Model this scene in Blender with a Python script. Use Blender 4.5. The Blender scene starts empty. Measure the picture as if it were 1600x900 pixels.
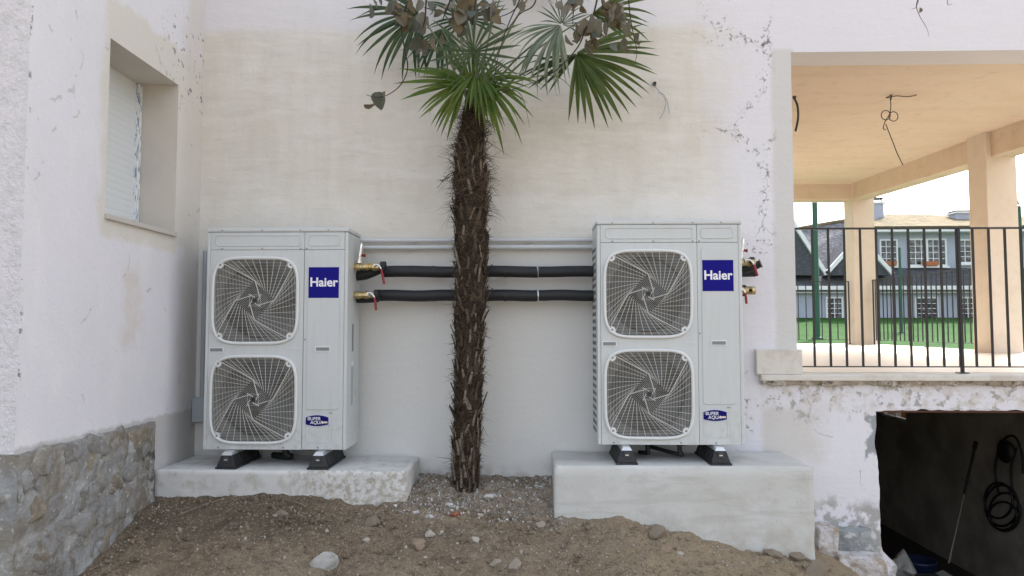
import bpy, math, random
from mathutils import Vector, Matrix, noise, Euler
random.seed(7)
R = math.radians
SC = bpy.context.scene
COL = SC.collection

# ------------------------------------------------------------------ camera, sky, sun, exposure
F_PX, EYE = 1155.0, 1.5
PITCH, YAW = R(3.171), R(1.487)
cam_d = bpy.data.cameras.new('camera')
cam_d.sensor_width = 36.0
cam_d.lens = 36.0 * F_PX / 1600.0
cam_d.clip_start, cam_d.clip_end = 0.05, 2000
cam = bpy.data.objects.new('camera', cam_d)
COL.objects.link(cam)
cam.location = (0, 0, EYE)
cam.rotation_euler = (R(90) + PITCH, 0, YAW)
SC.camera = cam

world = bpy.data.worlds.new('World')
SC.world = world
world.use_nodes = True
wn = world.node_tree
wn.nodes.clear()
SUN_EL, SUN_AZ = R(42), R(36)            # compass azimuth measured from +Y towards +X
sky = wn.nodes.new('ShaderNodeTexSky'); sky.sky_type = 'NISHITA'; sky.sun_disc = False
sky.sun_elevation = SUN_EL; sky.sun_rotation = SUN_AZ
sky.air_density = 1.0; sky.dust_density = 4.0; sky.ozone_density = 1.0
hsv = wn.nodes.new('ShaderNodeHueSaturation'); hsv.inputs['Saturation'].default_value = 0.40
bg = wn.nodes.new('ShaderNodeBackground'); bg.inputs['Strength'].default_value = 0.15
wo = wn.nodes.new('ShaderNodeOutputWorld')
wn.links.new(sky.outputs[0], hsv.inputs['Color']); wn.links.new(hsv.outputs[0], bg.inputs[0]); wn.links.new(bg.outputs[0], wo.inputs[0])

sun_d = bpy.data.lights.new('sun', 'SUN')
sun_d.energy = 2.4; sun_d.angle = R(4); sun_d.color = (1.0, 0.95, 0.88)
sun = bpy.data.objects.new('sun', sun_d); COL.objects.link(sun)
sdir = Vector((math.sin(SUN_AZ) * math.cos(SUN_EL), math.cos(SUN_AZ) * math.cos(SUN_EL), math.sin(SUN_EL)))
sun.rotation_euler = (-sdir).to_track_quat('-Z', 'Y').to_euler()
sun.location = (4, -6, 12)

SC.view_settings.view_transform = 'Standard'
SC.view_settings.look = 'None'
SC.view_settings.exposure = 1.74
SC.view_settings.gamma = 1.0
SC.view_settings.use_curve_mapping = False
SC.cycles.use_denoising = True
SC.cycles.max_bounces = 6

# ------------------------------------------------------------------ pixel -> point on the plane Y = const
_c, _s = math.cos, math.sin
FW = Vector((-_s(YAW) * _c(PITCH), _c(YAW) * _c(PITCH), _s(PITCH)))
RT = Vector((_c(YAW), _s(YAW), 0))
UP = RT.cross(FW)
def P(u, v, Y):
    d = RT * ((u - 800) / F_PX) + UP * ((450 - v) / F_PX) + FW
    return Vector((0, 0, EYE)) + d * (Y / d.y)
def PX(u, v, X):
    d = RT * ((u - 800) / F_PX) + UP * ((450 - v) / F_PX) + FW
    return Vector((0, 0, EYE)) + d * (X / d.x)

# ------------------------------------------------------------------ object helpers
WL = {}
def tag(o, label=None, cat=None, group=None, kind=None):
    if label: o['label'] = label
    if cat: o['category'] = cat
    if group: o['group'] = group
    if kind: o['kind'] = kind
    return o
def empty(name, loc, label, cat, group=None):
    o = bpy.data.objects.new(name, None); COL.objects.link(o)
    o.location = loc; o.empty_display_size = 0.1
    WL[o] = Vector(loc)
    return tag(o, label, cat, group)
def inst(mesh, name, parent=None, loc=(0, 0, 0), rot=(0, 0, 0), scale=(1, 1, 1)):
    """a mesh placed at a world position (parents carry no rotation)"""
    o = bpy.data.objects.new(name, mesh); COL.objects.link(o)
    loc = Vector(loc)
    if parent is not None:
        o.parent = parent; o.location = loc - WL[parent]
    else:
        o.location = loc
    o.rotation_euler = rot; o.scale = scale
    WL[o] = loc
    return o
def copy_tree(o, parent=None):
    c = o.copy(); COL.objects.link(c); c.parent = parent
    WL[c] = WL[o].copy()
    for ch in o.children: copy_tree(ch, c)
    return c

class MB:
    def __init__(s): s.v = []; s.f = []; s.sm = []
    def add(s, vs, fs, smooth=False):
        n = len(s.v); s.v += [tuple(v) for v in vs]
        for f in fs: s.f.append(tuple(i + n for i in f)); s.sm.append(smooth)
        return s
    def box(s, x0, x1, y0, y1, z0, z1):
        vs = [(x0, y0, z0), (x1, y0, z0), (x1, y1, z0), (x0, y1, z0), (x0, y0, z1), (x1, y0, z1), (x1, y1, z1), (x0, y1, z1)]
        return s.add(vs, [(0, 3, 2, 1), (4, 5, 6, 7), (0, 1, 5, 4), (1, 2, 6, 5), (2, 3, 7, 6), (3, 0, 4, 7)])
    def hexa(s, vs):
        return s.add(vs, [(0, 3, 2, 1), (4, 5, 6, 7), (0, 1, 5, 4), (1, 2, 6, 5), (2, 3, 7, 6), (3, 0, 4, 7)])
    def tube(s, pts, r, n=8, closed=False, caps=True, smooth=True):
        pts = [Vector(p) for p in pts]; m = len(pts)
        rs = r if isinstance(r, (list, tuple)) else [r] * m
        rings = []; prev = None
        for i, p in enumerate(pts):
            a = pts[(i - 1) % m] if (closed or i > 0) else p
            b = pts[(i + 1) % m] if (closed or i < m - 1) else p
            t = (b - a)
            if t.length < 1e-9: t = Vector((0, 0, 1))
            t.normalize()
            if prev is None:
                q = t.orthogonal().normalized()
                if abs(t.z) < 0.9: q = (Vector((0, 0, 1)) - t * t.z).normalized()
            else:
                q = (prev - t * prev.dot(t))
                q = q.normalized() if q.length > 1e-6 else t.orthogonal().normalized()
            prev = q; w = t.cross(q)
            rings.append([p + (q * _c(2 * math.pi * k / n + math.pi / n) + w * _s(2 * math.pi * k / n + math.pi / n)) * rs[i] for k in range(n)])
        vs = [v for ring in rings for v in ring]; fs = []
        for i in range(m if closed else m - 1):
            j = (i + 1) % m
            for k in range(n):
                l = (k + 1) % n
                fs.append((i * n + k, j * n + k, j * n + l, i * n + l))
        s.add(vs, fs, smooth)
        if caps and not closed:
            s.add(rings[0], [tuple(range(n))]); s.add(rings[-1], [tuple(reversed(range(n)))])
        return s
    def lathe(s, prof, origin, axis, n=16, smooth=True):
        """prof: list of (t along axis, radius)"""
        ax = Vector(axis).normalized(); q = ax.orthogonal().normalized(); w = ax.cross(q); o = Vector(origin)
        vs = []; fs = []
        for t, r in prof:
            for k in range(n):
                a = 2 * math.pi * k / n
                vs.append(o + ax * t + (q * _c(a) + w * _s(a)) * r)
        for i in range(len(prof) - 1):
            for k in range(n):
                l = (k + 1) % n
                fs.append((i * n + k, i * n + l, (i + 1) * n + l, (i + 1) * n + k))
        s.add(vs, fs, smooth)
        s.add(vs[:n], [tuple(reversed(range(n)))]); s.add(vs[-n:], [tuple(range(n))])
        return s
    def prism(s, poly, y0, y1):
        """polygon of (x, z) points, counter-clockwise seen from the front (-Y), extruded from y0 (front) to y1"""
        n = len(poly)
        vs = [(x, y0, z) for x, z in poly] + [(x, y1, z) for x, z in poly]
        fs = [tuple(range(n)), tuple(reversed(range(n, 2 * n)))]
        fs += [(i, n + i, n + (i + 1) % n, (i + 1) % n) for i in range(n)]
        return s.add(vs, fs)
    def mesh(s, name, mat, org=(0, 0, 0)):
        me = bpy.data.meshes.new(name); o = Vector(org)
        me.from_pydata([tuple(Vector(v) - o) for v in s.v], [], s.f)
        me.polygons.foreach_set('use_smooth', s.sm)
        if mat: me.materials.append(mat)
        me.update()
        return me
    def build(s, name, mat, parent=None, bevel=0, org=None, seg=2):
        if org is None:
            if parent is not None: org = WL[parent]
            else:
                xs = [v[0] for v in s.v]; ys = [v[1] for v in s.v]; zs = [v[2] for v in s.v]
                org = Vector(((min(xs) + max(xs)) / 2, (min(ys) + max(ys)) / 2, min(zs)))
        org = Vector(org)
        o = inst(s.mesh(name, mat, org), name, parent, org)
        if bevel:
            m = o.modifiers.new('bevel', 'BEVEL'); m.width = bevel; m.segments = seg; m.limit_method = 'ANGLE'; m.angle_limit = R(40)
        return o

def rrect(x0, x1, z0, z1, r, n=5):
    """rounded rectangle outline, counter-clockwise from the front"""
    out = []
    for cx, cz, a0 in ((x1 - r, z0 + r, -90), (x1 - r, z1 - r, 0), (x0 + r, z1 - r, 90), (x0 + r, z0 + r, 180)):
        for k in range(n + 1):
            a = R(a0 + 90 * k / n); out.append((cx + r * _c(a), cz + r * _s(a)))
    return out
def bez(pts, n=12):
    """Catmull-Rom through points"""
    pts = [Vector(p) for p in pts]; out = []
    for i in range(len(pts) - 1):
        p0 = pts[max(i - 1, 0)]; p1 = pts[i]; p2 = pts[i + 1]; p3 = pts[min(i + 2, len(pts) - 1)]
        for k in range(n):
            t = k / n
            out.append(0.5 * ((2 * p1) + (p2 - p0) * t + (2 * p0 - 5 * p1 + 4 * p2 - p3) * t * t + (3 * p1 - p0 - 3 * p2 + p3) * t ** 3))
    out.append(pts[-1])
    return out
def fbm(x, y, z=0.0, o=4, sc=1.0):
    a, f, t = 1.0, sc, 0.0
    for _ in range(o):
        t += a * noise.noise(Vector((x * f, y * f, z * f + 7.3))); a *= 0.5; f *= 2.03
    return t
def lerp_table(tab, x):
    if x <= tab[0][0]: return tab[0][1]
    for (a, va), (b, vb) in zip(tab, tab[1:]):
        if x <= b: return va + (vb - va) * (x - a) / (b - a)
    return tab[-1][1]

# ------------------------------------------------------------------ materials
MATS = {}
def mat(name, color, rough=0.7, metal=0.0, layers=(), bumps=(), spec=0.5, coat=0.0, objcoord=False, trans=0.0, alpha=None):
    """layers: dict(c colour, s noise scale, lo, hi, f amount, box [(axis, sign, threshold, softness, wobble)], st stretch)
       bumps: (scale, strength, distance, detail[, stretch])"""
    m = bpy.data.materials.new(name); m.use_nodes = True
    nt = m.node_tree; N = nt.nodes; L = nt.links
    b = N['Principled BSDF']
    b.inputs['Roughness'].default_value = rough; b.inputs['Metallic'].default_value = metal
    b.inputs['Specular IOR Level'].default_value = spec
    if coat: b.inputs['Coat Weight'].default_value = coat
    if trans: b.inputs['Transmission Weight'].default_value = trans
    if alpha is not None: b.inputs['Alpha'].default_value = alpha
    if objcoord:
        pos = N.new('ShaderNodeTexCoord').outputs['Object']
    else:
        pos = N.new('ShaderNodeNewGeometry').outputs['Position']
    sep = N.new('ShaderNodeSeparateXYZ'); L.new(pos, sep.inputs[0])
    def math_(op, a, bb, clamp=False):
        n = N.new('ShaderNodeMath'); n.operation = op; n.use_clamp = clamp
        for i, x in enumerate((a, bb)):
            if isinstance(x, (int, float)): n.inputs[i].default_value = x
            else: L.new(x, n.inputs[i])
        return n.outputs[0]
    cnt = [0]; wcache = {}; ccache = {}
    def noise_(scale, detail=6, stretch=None, rough_=0.6):
        n = N.new('ShaderNodeTexNoise'); n.inputs['Scale'].default_value = scale; n.inputs['Detail'].default_value = detail
        n.inputs['Roughness'].default_value = rough_
        cnt[0] += 1
        mp = N.new('ShaderNodeMapping'); L.new(pos, mp.inputs['Vector'])
        mp.inputs['Location'].default_value = (cnt[0] * 3.17, cnt[0] * 1.9, cnt[0] * 5.3)
        if stretch: mp.inputs['Scale'].default_value = stretch
        L.new(mp.outputs[0], n.inputs['Vector'])
        return n.outputs['Fac']
    def voro_(scale, stretch=None):
        n = N.new('ShaderNodeTexVoronoi'); n.inputs['Scale'].default_value = scale
        mp = N.new('ShaderNodeMapping'); L.new(pos, mp.inputs['Vector'])
        if stretch: mp.inputs['Scale'].default_value = stretch
        L.new(mp.outputs[0], n.inputs['Vector'])
        return n.outputs['Distance']
    col = None
    rgb = N.new('ShaderNodeRGB'); rgb.outputs[0].default_value = (*color, 1); col = rgb.outputs[0]
    for ly in layers:
        fac = None
        if ly.get('s'):
            nz = noise_(ly['s'], ly.get('d', 4), ly.get('st'))
            lo, hi = ly.get('lo', 0.4), ly.get('hi', 0.6)
            fac = math_('MULTIPLY', math_('SUBTRACT', nz, lo), 1.0 / (hi - lo), True)
        for ax, sign, thr, soft, wob in ly.get('box', ()):
            c = sep.outputs[ax]
            if wob:
                wk = (ly.get('ws', 3.0), ax)
                if wk not in wcache: wcache[wk] = math_('SUBTRACT', noise_(wk[0], 5), 0.5)
                w = math_('MULTIPLY', wcache[wk], wob)
                c = math_('ADD', c, w)
            e = math_('ADD', math_('MULTIPLY', math_('SUBTRACT', c, thr), sign / soft), 0.5, True)
            fac = e if fac is None else math_('MULTIPLY', fac, e)
        if ly.get('crack'):
            csc, wid, soft, dist = ly['crack']
            if (csc, dist) not in ccache:
                vn = N.new('ShaderNodeTexVoronoi'); vn.feature = 'DISTANCE_TO_EDGE'; vn.inputs['Scale'].default_value = csc
                nn_ = N.new('ShaderNodeTexNoise'); nn_.inputs['Scale'].default_value = 4.0; nn_.inputs['Detail'].default_value = 5; L.new(pos, nn_.inputs['Vector'])
                mxv = N.new('ShaderNodeVectorMath'); mxv.operation = 'MULTIPLY_ADD'; L.new(nn_.outputs['Color'], mxv.inputs[0]); mxv.inputs[1].default_value = (dist,) * 3; L.new(pos, mxv.inputs[2])
                L.new(mxv.outputs[0], vn.inputs['Vector'])
                ccache[(csc, dist)] = vn.outputs['Distance']
            e = math_('MULTIPLY', math_('SUBTRACT', wid, ccache[(csc, dist)]), 1.0 / soft, True)
            fac = e if fac is None else math_('MULTIPLY', fac, e)
        if fac is None: fac = 1.0
        if ly.get('f', 1) != 1: fac = math_('MULTIPLY', fac, ly['f'])
        mx = N.new('ShaderNodeMix'); mx.data_type = 'RGBA'; mx.blend_type = ly.get('mode', 'MIX')
        if isinstance(fac, float): mx.inputs[0].default_value = fac
        else: L.new(fac, mx.inputs[0])
        L.new(col, mx.inputs[6]); mx.inputs[7].default_value = (*ly['c'], 1)
        col = mx.outputs[2]
    L.new(col, b.inputs['Base Color'])
    prev = None
    for bp in bumps:
        sc, st, dist, det = bp[:4]
        n = N.new('ShaderNodeBump'); n.inputs['Strength'].default_value = st; n.inputs['Distance'].default_value = dist
        L.new(noise_(sc, det, bp[4] if len(bp) > 4 else None), n.inputs['Height'])
        if prev is not None: L.new(prev, n.inputs['Normal'])
        prev = n.outputs[0]
    if prev is not None: L.new(prev, b.inputs['Normal'])
    MATS[name] = m
    return m

LAV = (0.735, 0.73, 0.785)
CREAM = (0.69, 0.67, 0.615)
GREYM = (0.60, 0.61, 0.61)
DIRTY = (0.33, 0.31, 0.28)
m_facade = mat('facade_render', CREAM, 0.9, layers=[
    dict(c=(0.64, 0.61, 0.545), s=1.1, lo=0.42, hi=0.68, f=0.7),
    dict(c=(0.73, 0.70, 0.66), s=2.3, lo=0.5, hi=0.68, f=0.6, st=(1, 1, 1.8)),
    dict(c=(0.62, 0.585, 0.515), s=3.2, lo=0.45, hi=0.62, f=0.45, st=(2.6, 2.6, 0.5), box=[(2, 1, 2.2, 0.4, 0.2)]),
    dict(c=(0.76, 0.745, 0.70), s=5.5, lo=0.50, hi=0.66, f=0.5, st=(0.5, 1, 2.4)),
    dict(c=(0.56, 0.535, 0.49), s=9, lo=0.56, hi=0.68, f=0.35, st=(0.4, 1, 2.2)),
    dict(c=(0.665, 0.668, 0.655), f=0.85, box=[(2, -1, 2.06, 0.25, 0.35)]),
    dict(c=(0.74, 0.72, 0.69), s=4, lo=0.35, hi=0.6, f=0.7, box=[(2, 1, 2.2, 0.03, 0.12), (2, -1, 2.42, 0.06, 0.12)]),
    dict(c=LAV, box=[(2, 1, 3.63, 0.07, 0.12)], f=0.7),
    dict(c=LAV, box=[(0, 1, 1.33, 0.30, 0.5)], f=0.9),
    dict(c=(0.62, 0.615, 0.60), f=0.9, box=[(0, 1, 1.68, 0.03, 0.06), (0, -1, 1.84, 0.02, 0.0), (2, -1, 3.46, 0.03, 0.05), (2, 1, 1.2, 0.05, 0.0)]),
    dict(c=(0.60, 0.58, 0.55), f=0.8, ws=5, box=[(0, 1, 1.57, 0.05, 0.06), (0, -1, 1.97, 0.15, 0.3), (2, -1, 0.98, 0.1, 0.25), (2, 1, 0.62, 0.1, 0.2)]),
    dict(c=(0.20, 0.19, 0.18), s=7, lo=0.46, hi=0.54, crack=(1.7, 0.008, 0.006, 0.35), f=0.55, box=[(0, 1, 1.25, 0.2, 0.2), (0, -1, 1.69, 0.05, 0.03), (2, 1, 1.3, 0.1, 0)]),
    dict(c=(0.22, 0.21, 0.20), s=3.5, lo=0.54, hi=0.58, crack=(1.7, 0.007, 0.005, 0.35), f=0.6, box=[(0, 1, 1.7, 0.1, 0.1), (2, -1, 1.1, 0.1, 0)]),
    dict(c=(0.26, 0.25, 0.24), s=30, lo=0.56, hi=0.62, crack=(1.7, 0.075, 0.06, 0.35), f=0.85, box=[(0, 1, 1.25, 0.2, 0.2), (0, -1, 1.69, 0.05, 0.03)]),
    dict(c=(0.13, 0.12, 0.11), s=15, lo=0.60, hi=0.65, crack=(1.7, 0.06, 0.05, 0.35), f=0.85, box=[(0, 1, 1.25, 0.2, 0.2), (0, -1, 1.69, 0.05, 0.03)]),
    dict(c=(0.42, 0.40, 0.38), s=5, lo=0.54, hi=0.60, crack=(0.9, 0.003, 0.003, 0.3), f=0.22, box=[(0, -1, 1.2, 0.2, 0.2)]),
    dict(c=(0.34, 0.33, 0.32), s=20, lo=0.55, hi=0.62, f=0.85, box=[(0, 1, 1.6, 0.1, 0.1), (2, -1, 1.12, 0.05, 0.04), (2, 1, 0.9, 0.12, 0.25)]),
    dict(c=(0.50, 0.44, 0.36), s=12, lo=0.48, hi=0.6, f=0.5, box=[(0, 1, 1.6, 0.1, 0.1), (2, -1, 1.12, 0.06, 0.1), (2, 1, 0.95, 0.1, 0.2)]),
    dict(c=(0.30, 0.315, 0.33), f=0.95, ws=5, box=[(0, 1, 2.27, 0.012, 0.24), (2, -1, 0.91, 0.01, 0.12), (2, 1, 0.64, 0.02, 0.30)]),
    dict(c=(0.36, 0.35, 0.34), s=14, lo=0.40, hi=0.52, f=0.9, box=[(0, 1, 1.72, 0.05, 0.05), (2, -1, 0.33, 0.1, 0.5), (2, 1, -0.4, 0.1, 0.2)]),
    dict(c=(0.42, 0.40, 0.37), s=7, lo=0.42, hi=0.6, f=0.6, box=[(2, -1, 0.56, 0.08, 0.12), (0, -1, 0.9, 0.1, 0), (0, 1, -1.4, 0.1, 0)]),
    dict(c=(0.40, 0.39, 0.37), s=30, lo=0.66, hi=0.74, f=0.4),
], bumps=[(2.2, 0.35, 0.02, 3), (7, 0.30, 0.012, 4, (0.5, 1, 2.2)), (38, 0.36, 0.006, 6), (140, 0.25, 0.0025, 3)], spec=0.2)
m_wing = mat('wing_render', LAV, 0.92, layers=[
    dict(c=(0.70, 0.705, 0.735), s=1.6, lo=0.42, hi=0.65, f=0.7),
    dict(c=(0.80, 0.80, 0.82), s=3.5, lo=0.5, hi=0.7, f=0.5, st=(1, 1, 0.5)),
    dict(c=(0.66, 0.635, 0.58), ws=3.5, f=0.85, box=[(1, 1, 3.93, 0.05, 0.22), (2, 1, 2.02, 0.04, 0.25), (2, -1, 3.36, 0.04, 0.35)]),
    dict(c=(0.63, 0.60, 0.56), ws=3.5, f=0.7, box=[(1, 1, 4.86, 0.1, 0.3)]),
    dict(c=(0.62, 0.55, 0.46), ws=4, f=0.45, s=6, lo=0.35, hi=0.6, box=[(1, 1, 4.15, 0.08, 0.25), (1, -1, 4.4, 0.08, 0.2), (2, 1, 1.4, 0.1, 0.2), (2, -1, 1.85, 0.1, 0.2)]),
    dict(c=(0.16, 0.15, 0.14), s=19, lo=0.60, hi=0.645, f=0.85, box=[(1, 1, 4.62, 0.3, 0.2), (2, 1, 3.05, 0.2, 0.3), (2, -1, 3.6, 0.15, 0.1)]),
    dict(c=(0.25, 0.24, 0.23), s=9, lo=0.56, hi=0.60, crack=(1.2, 0.010, 0.006, 0.3), f=0.35),
    dict(c=(0.45, 0.44, 0.43), s=60, lo=0.62, hi=0.68, f=0.4),
    dict(c=(0.18, 0.17, 0.16), s=15, lo=0.56, hi=0.6, f=0.8, box=[(1, -1, 3.345, 0.012, 0.02), (2, 1, 1.2, 0.2, 0.3)]),
    dict(c=(0.45, 0.44, 0.42), f=0.7, ws=18, box=[(2, -1, 0.955, 0.02, 0.05)]),
], bumps=[(1.8, 0.35, 0.02, 3), (30, 0.45, 0.008, 7), (110, 0.35, 0.003, 4)], spec=0.2)
m_wing_front = mat('wing_front_render', (0.76, 0.74, 0.77), 0.92, layers=[
    dict(c=(0.62, 0.62, 0.62), s=14, lo=0.45, hi=0.62, f=0.6)], bumps=[(45, 0.9, 0.02, 7)], spec=0.2)
m_reveal = mat('reveal_render', (0.62, 0.585, 0.53), 0.9, layers=[dict(c=(0.55, 0.53, 0.49), s=5, lo=0.45, hi=0.65, f=0.6)], bumps=[(40, 0.2, 0.004, 5)], spec=0.2)
m_shutter = mat('shutter_plastic', (0.68, 0.72, 0.745), 0.45)
m_rail_w = mat('shutter_rail', (0.78, 0.82, 0.86), 0.4, layers=[dict(c=(0.10, 0.16, 0.28), s=9, lo=0.54, hi=0.57, f=0.9, st=(14, 14, 2))])
m_sill = mat('sill_stone', (0.52, 0.50, 0.47), 0.7, bumps=[(60, 0.2, 0.003, 4)])
m_mortar = mat('rubble_mortar', (0.27, 0.275, 0.275), 0.95, layers=[
    dict(c=(0.25, 0.225, 0.185), s=4.5, lo=0.42, hi=0.60, f=0.9),
    dict(c=(0.42, 0.43, 0.43), s=7, lo=0.45, hi=0.62, f=0.8),
    dict(c=(0.60, 0.60, 0.58), s=24, lo=0.6, hi=0.68, f=0.7),
    dict(c=(0.22, 0.20, 0.17), s=11, lo=0.52, hi=0.66, f=0.7),
    dict(c=(0.07, 0.07, 0.06), s=15, lo=0.46, hi=0.58, f=0.85, box=[(1, 1, 4.32, 0.1, 0.15), (2, -1, 0.86, 0.1, 0.2)]),
], bumps=[(9, 0.9, 0.03, 6), (60, 0.7, 0.01, 5)], spec=0.2)
STONE = []
for k, c in enumerate([(0.245, 0.215, 0.175), (0.29, 0.275, 0.245), (0.22, 0.21, 0.19), (0.29, 0.255, 0.20), (0.27, 0.265, 0.255)]):
    STONE.append(mat('rubble_stone_%d' % k, c, 0.95, layers=[
        dict(c=tuple(x * 0.62 for x in c), s=14, lo=0.42, hi=0.65, f=0.8), dict(c=(0.30, 0.305, 0.31), s=9, lo=0.5, hi=0.6, f=0.9), dict(c=(0.52, 0.50, 0.46), s=32, lo=0.58, hi=0.68, f=0.6)],
        bumps=[(22, 0.8, 0.015, 6), (90, 0.5, 0.004, 4)], spec=0.2))
m_pl_left = mat('plinth_render_white', (0.62, 0.62, 0.61), 0.9, layers=[
    dict(c=(0.70, 0.70, 0.68), s=4, lo=0.45, hi=0.65, f=0.8),
    dict(c=(0.36, 0.32, 0.25), s=30, lo=0.44, hi=0.6, f=0.8, box=[(0, 1, -1.42, 0.3, 0.25), (1, -1, 4.62, 0.02, 0)]),
    dict(c=(0.40, 0.37, 0.31), s=13, lo=0.52, hi=0.68, f=0.55),
], bumps=[(30, 0.35, 0.006, 6), (120, 0.3, 0.002, 3)], spec=0.2)
m_pl_right = mat('plinth_render_grey', (0.555, 0.555, 0.53), 0.9, layers=[
    dict(c=(0.62, 0.63, 0.62), s=2.5, lo=0.42, hi=0.66, f=0.8),
    dict(c=(0.47, 0.455, 0.42), s=6, lo=0.52, hi=0.7, f=0.6, st=(1, 1, 2)),
    dict(c=(0.42, 0.39, 0.33), s=11, lo=0.42, hi=0.6, f=0.5, box=[(2, -1, 0.3, 0.15, 0.2)]), dict(c=(0.28, 0.26, 0.23), s=70, lo=0.66, hi=0.70, f=0.6), dict(c=(0.44, 0.42, 0.38), s=4, lo=0.55, hi=0.62, f=0.35, st=(0.4, 1, 3))],
    bumps=[(6, 0.3, 0.01, 4), (45, 0.25, 0.004, 5)], spec=0.2)
m_dirt = mat('dirt', (0.25, 0.193, 0.133), 0.97, layers=[
    dict(c=(0.335, 0.268, 0.19), s=2.3, lo=0.42, hi=0.66, f=0.8),
    dict(c=(0.12, 0.09, 0.065), s=6.5, lo=0.50, hi=0.68, f=0.6),
    dict(c=(0.095, 0.073, 0.052), f=0.6, ws=4, box=[(0, -1, -1.15, 0.4, 0.5), (1, 1, 4.12, 0.25, 0.35)]),  # shade in front of the low plinth, painted into the soil colour
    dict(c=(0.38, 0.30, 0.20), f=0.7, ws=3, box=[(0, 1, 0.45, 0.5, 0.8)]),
    dict(c=(0.39, 0.315, 0.22), s=45, lo=0.55, hi=0.68, f=0.8),
    dict(c=(0.48, 0.43, 0.36), s=95, lo=0.60, hi=0.66, f=0.75),
    dict(c=(0.09, 0.07, 0.05), s=120, lo=0.56, hi=0.68, f=0.6),
    dict(c=(0.42, 0.405, 0.38), s=30, lo=0.42, hi=0.62, f=0.55, ws=5, box=[(1, 1, 4.55, 0.2, 0.3), (0, 1, -0.9, 0.1, 0.2), (0, -1, 0.3, 0.1, 0.2)]),
], bumps=[(16, 0.9, 0.035, 6), (70, 1.0, 0.016, 6), (220, 0.8, 0.005, 3)], spec=0.15)
m_gravel = mat('gravel', (0.30, 0.24, 0.165), 0.95, layers=[dict(c=(0.42, 0.385, 0.33), s=9, lo=0.5, hi=0.62), dict(c=(0.19, 0.155, 0.115), s=14, lo=0.52, hi=0.62)], bumps=[(90, 0.4, 0.004, 4)], spec=0.2)
PEB = [mat('pebble_%d' % k, c, 0.92, layers=[dict(c=tuple(x * 0.6 for x in c), s=20, lo=0.45, hi=0.65, f=0.7)], bumps=[(35, 0.5, 0.006, 6)], spec=0.25, objcoord=True)
       for k, c in enumerate([(0.37, 0.325, 0.265), (0.47, 0.43, 0.37), (0.26, 0.215, 0.165), (0.31, 0.235, 0.17)])]
m_rock = mat('pale_rock', (0.46, 0.455, 0.44), 0.92, layers=[dict(c=(0.32, 0.30, 0.27), s=12, lo=0.45, hi=0.62, f=0.8)], bumps=[(25, 0.6, 0.012, 6)], spec=0.2)
m_brickbit = mat('brick_bit', (0.22, 0.075, 0.04), 0.95, layers=[dict(c=(0.27, 0.14, 0.09), s=40, lo=0.45, hi=0.6)], spec=0.2)
m_chip = mat('plaster_chip', (0.56, 0.55, 0.53), 0.95, layers=[dict(c=(0.30, 0.28, 0.25), s=18, lo=0.5, hi=0.62, f=0.8)], spec=0.2)
m_block = mat('broken_concrete', (0.34, 0.36, 0.355), 0.95, layers=[dict(c=(0.20, 0.21, 0.22), s=9, lo=0.42, hi=0.62, f=0.8), dict(c=(0.58, 0.57, 0.56), s=16, lo=0.54, hi=0.64, f=0.8)], bumps=[(24, 0.8, 0.02, 6)], spec=0.2)
m_rubblew = mat('white_rubble', (0.58, 0.56, 0.56), 0.95, layers=[dict(c=(0.34, 0.27, 0.20), s=11, lo=0.48, hi=0.62, f=0.85)], bumps=[(20, 0.9, 0.03, 6)], spec=0.2)
# heat pump
m_unit = mat('unit_enamel', (0.57, 0.60, 0.605), 0.42, layers=[dict(c=(0.535, 0.565, 0.575), s=3, lo=0.4, hi=0.7, f=0.5), dict(c=(0.47, 0.46, 0.43), s=5, lo=0.50, hi=0.68, f=0.2, st=(6, 6, 0.6)), dict(c=(0.40, 0.37, 0.32), s=24, lo=0.5, hi=0.64, f=0.30, box=[(2, -1, 0.95, 0.35, 0.3)])], bumps=[(260, 0.06, 0.0005, 2)])
m_guard = mat('guard_plastic', (0.68, 0.70, 0.70), 0.45)
m_wire = mat('guard_wire', (0.54, 0.54, 0.50), 0.5)
m_shroud = mat('fan_shroud', (0.12, 0.12, 0.12), 0.6)
m_blade = mat('fan_blade', (0.045, 0.048, 0.055), 0.5)
m_coil = mat('coil_fins', (0.11, 0.10, 0.075), 0.6, 0.0, layers=[dict(c=(0.05, 0.046, 0.036), s=40, lo=0.45, hi=0.55, st=(0.02, 1, 1))])
m_core = mat('unit_inside', (0.05, 0.052, 0.055), 0.7)
m_slot = mat('slot_dark', (0.035, 0.037, 0.04), 0.8)
m_slotg = mat('slot_grey', (0.22, 0.23, 0.235), 0.7)
m_screw = mat('screw', (0.25, 0.26, 0.26), 0.4, 0.7)
m_blue = mat('label_blue', (0.006, 0.004, 0.20), 0.45, spec=0.12)
m_navy = mat('label_navy', (0.006, 0.006, 0.12), 0.45, spec=0.12)
m_white = mat('label_white', (0.80, 0.80, 0.86), 0.4)
m_lborder = mat('label_border', (0.58, 0.60, 0.78), 0.4)
m_gold = mat('label_gold', (0.72, 0.62, 0.50), 0.4)
m_rubber = mat('rubber', (0.016, 0.017, 0.02), 0.55, layers=[dict(c=(0.05, 0.05, 0.05), s=30, lo=0.55, hi=0.7, f=0.6)], bumps=[(60, 0.2, 0.003, 3)])
m_alu = mat('aluminium', (0.70, 0.72, 0.74), 0.35, 0.8)
m_foam = mat('pipe_foam', (0.012, 0.014, 0.018), 0.6, bumps=[(30, 0.15, 0.004, 4)])
m_brass = mat('brass', (0.50, 0.37, 0.16), 0.32, 0.9, layers=[dict(c=(0.65, 0.58, 0.42), s=60, lo=0.5, hi=0.6)])
m_chrome = mat('chrome', (0.75, 0.75, 0.74), 0.25, 0.95)
m_red = mat('red_grip', (0.25, 0.015, 0.02), 0.45)
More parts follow.
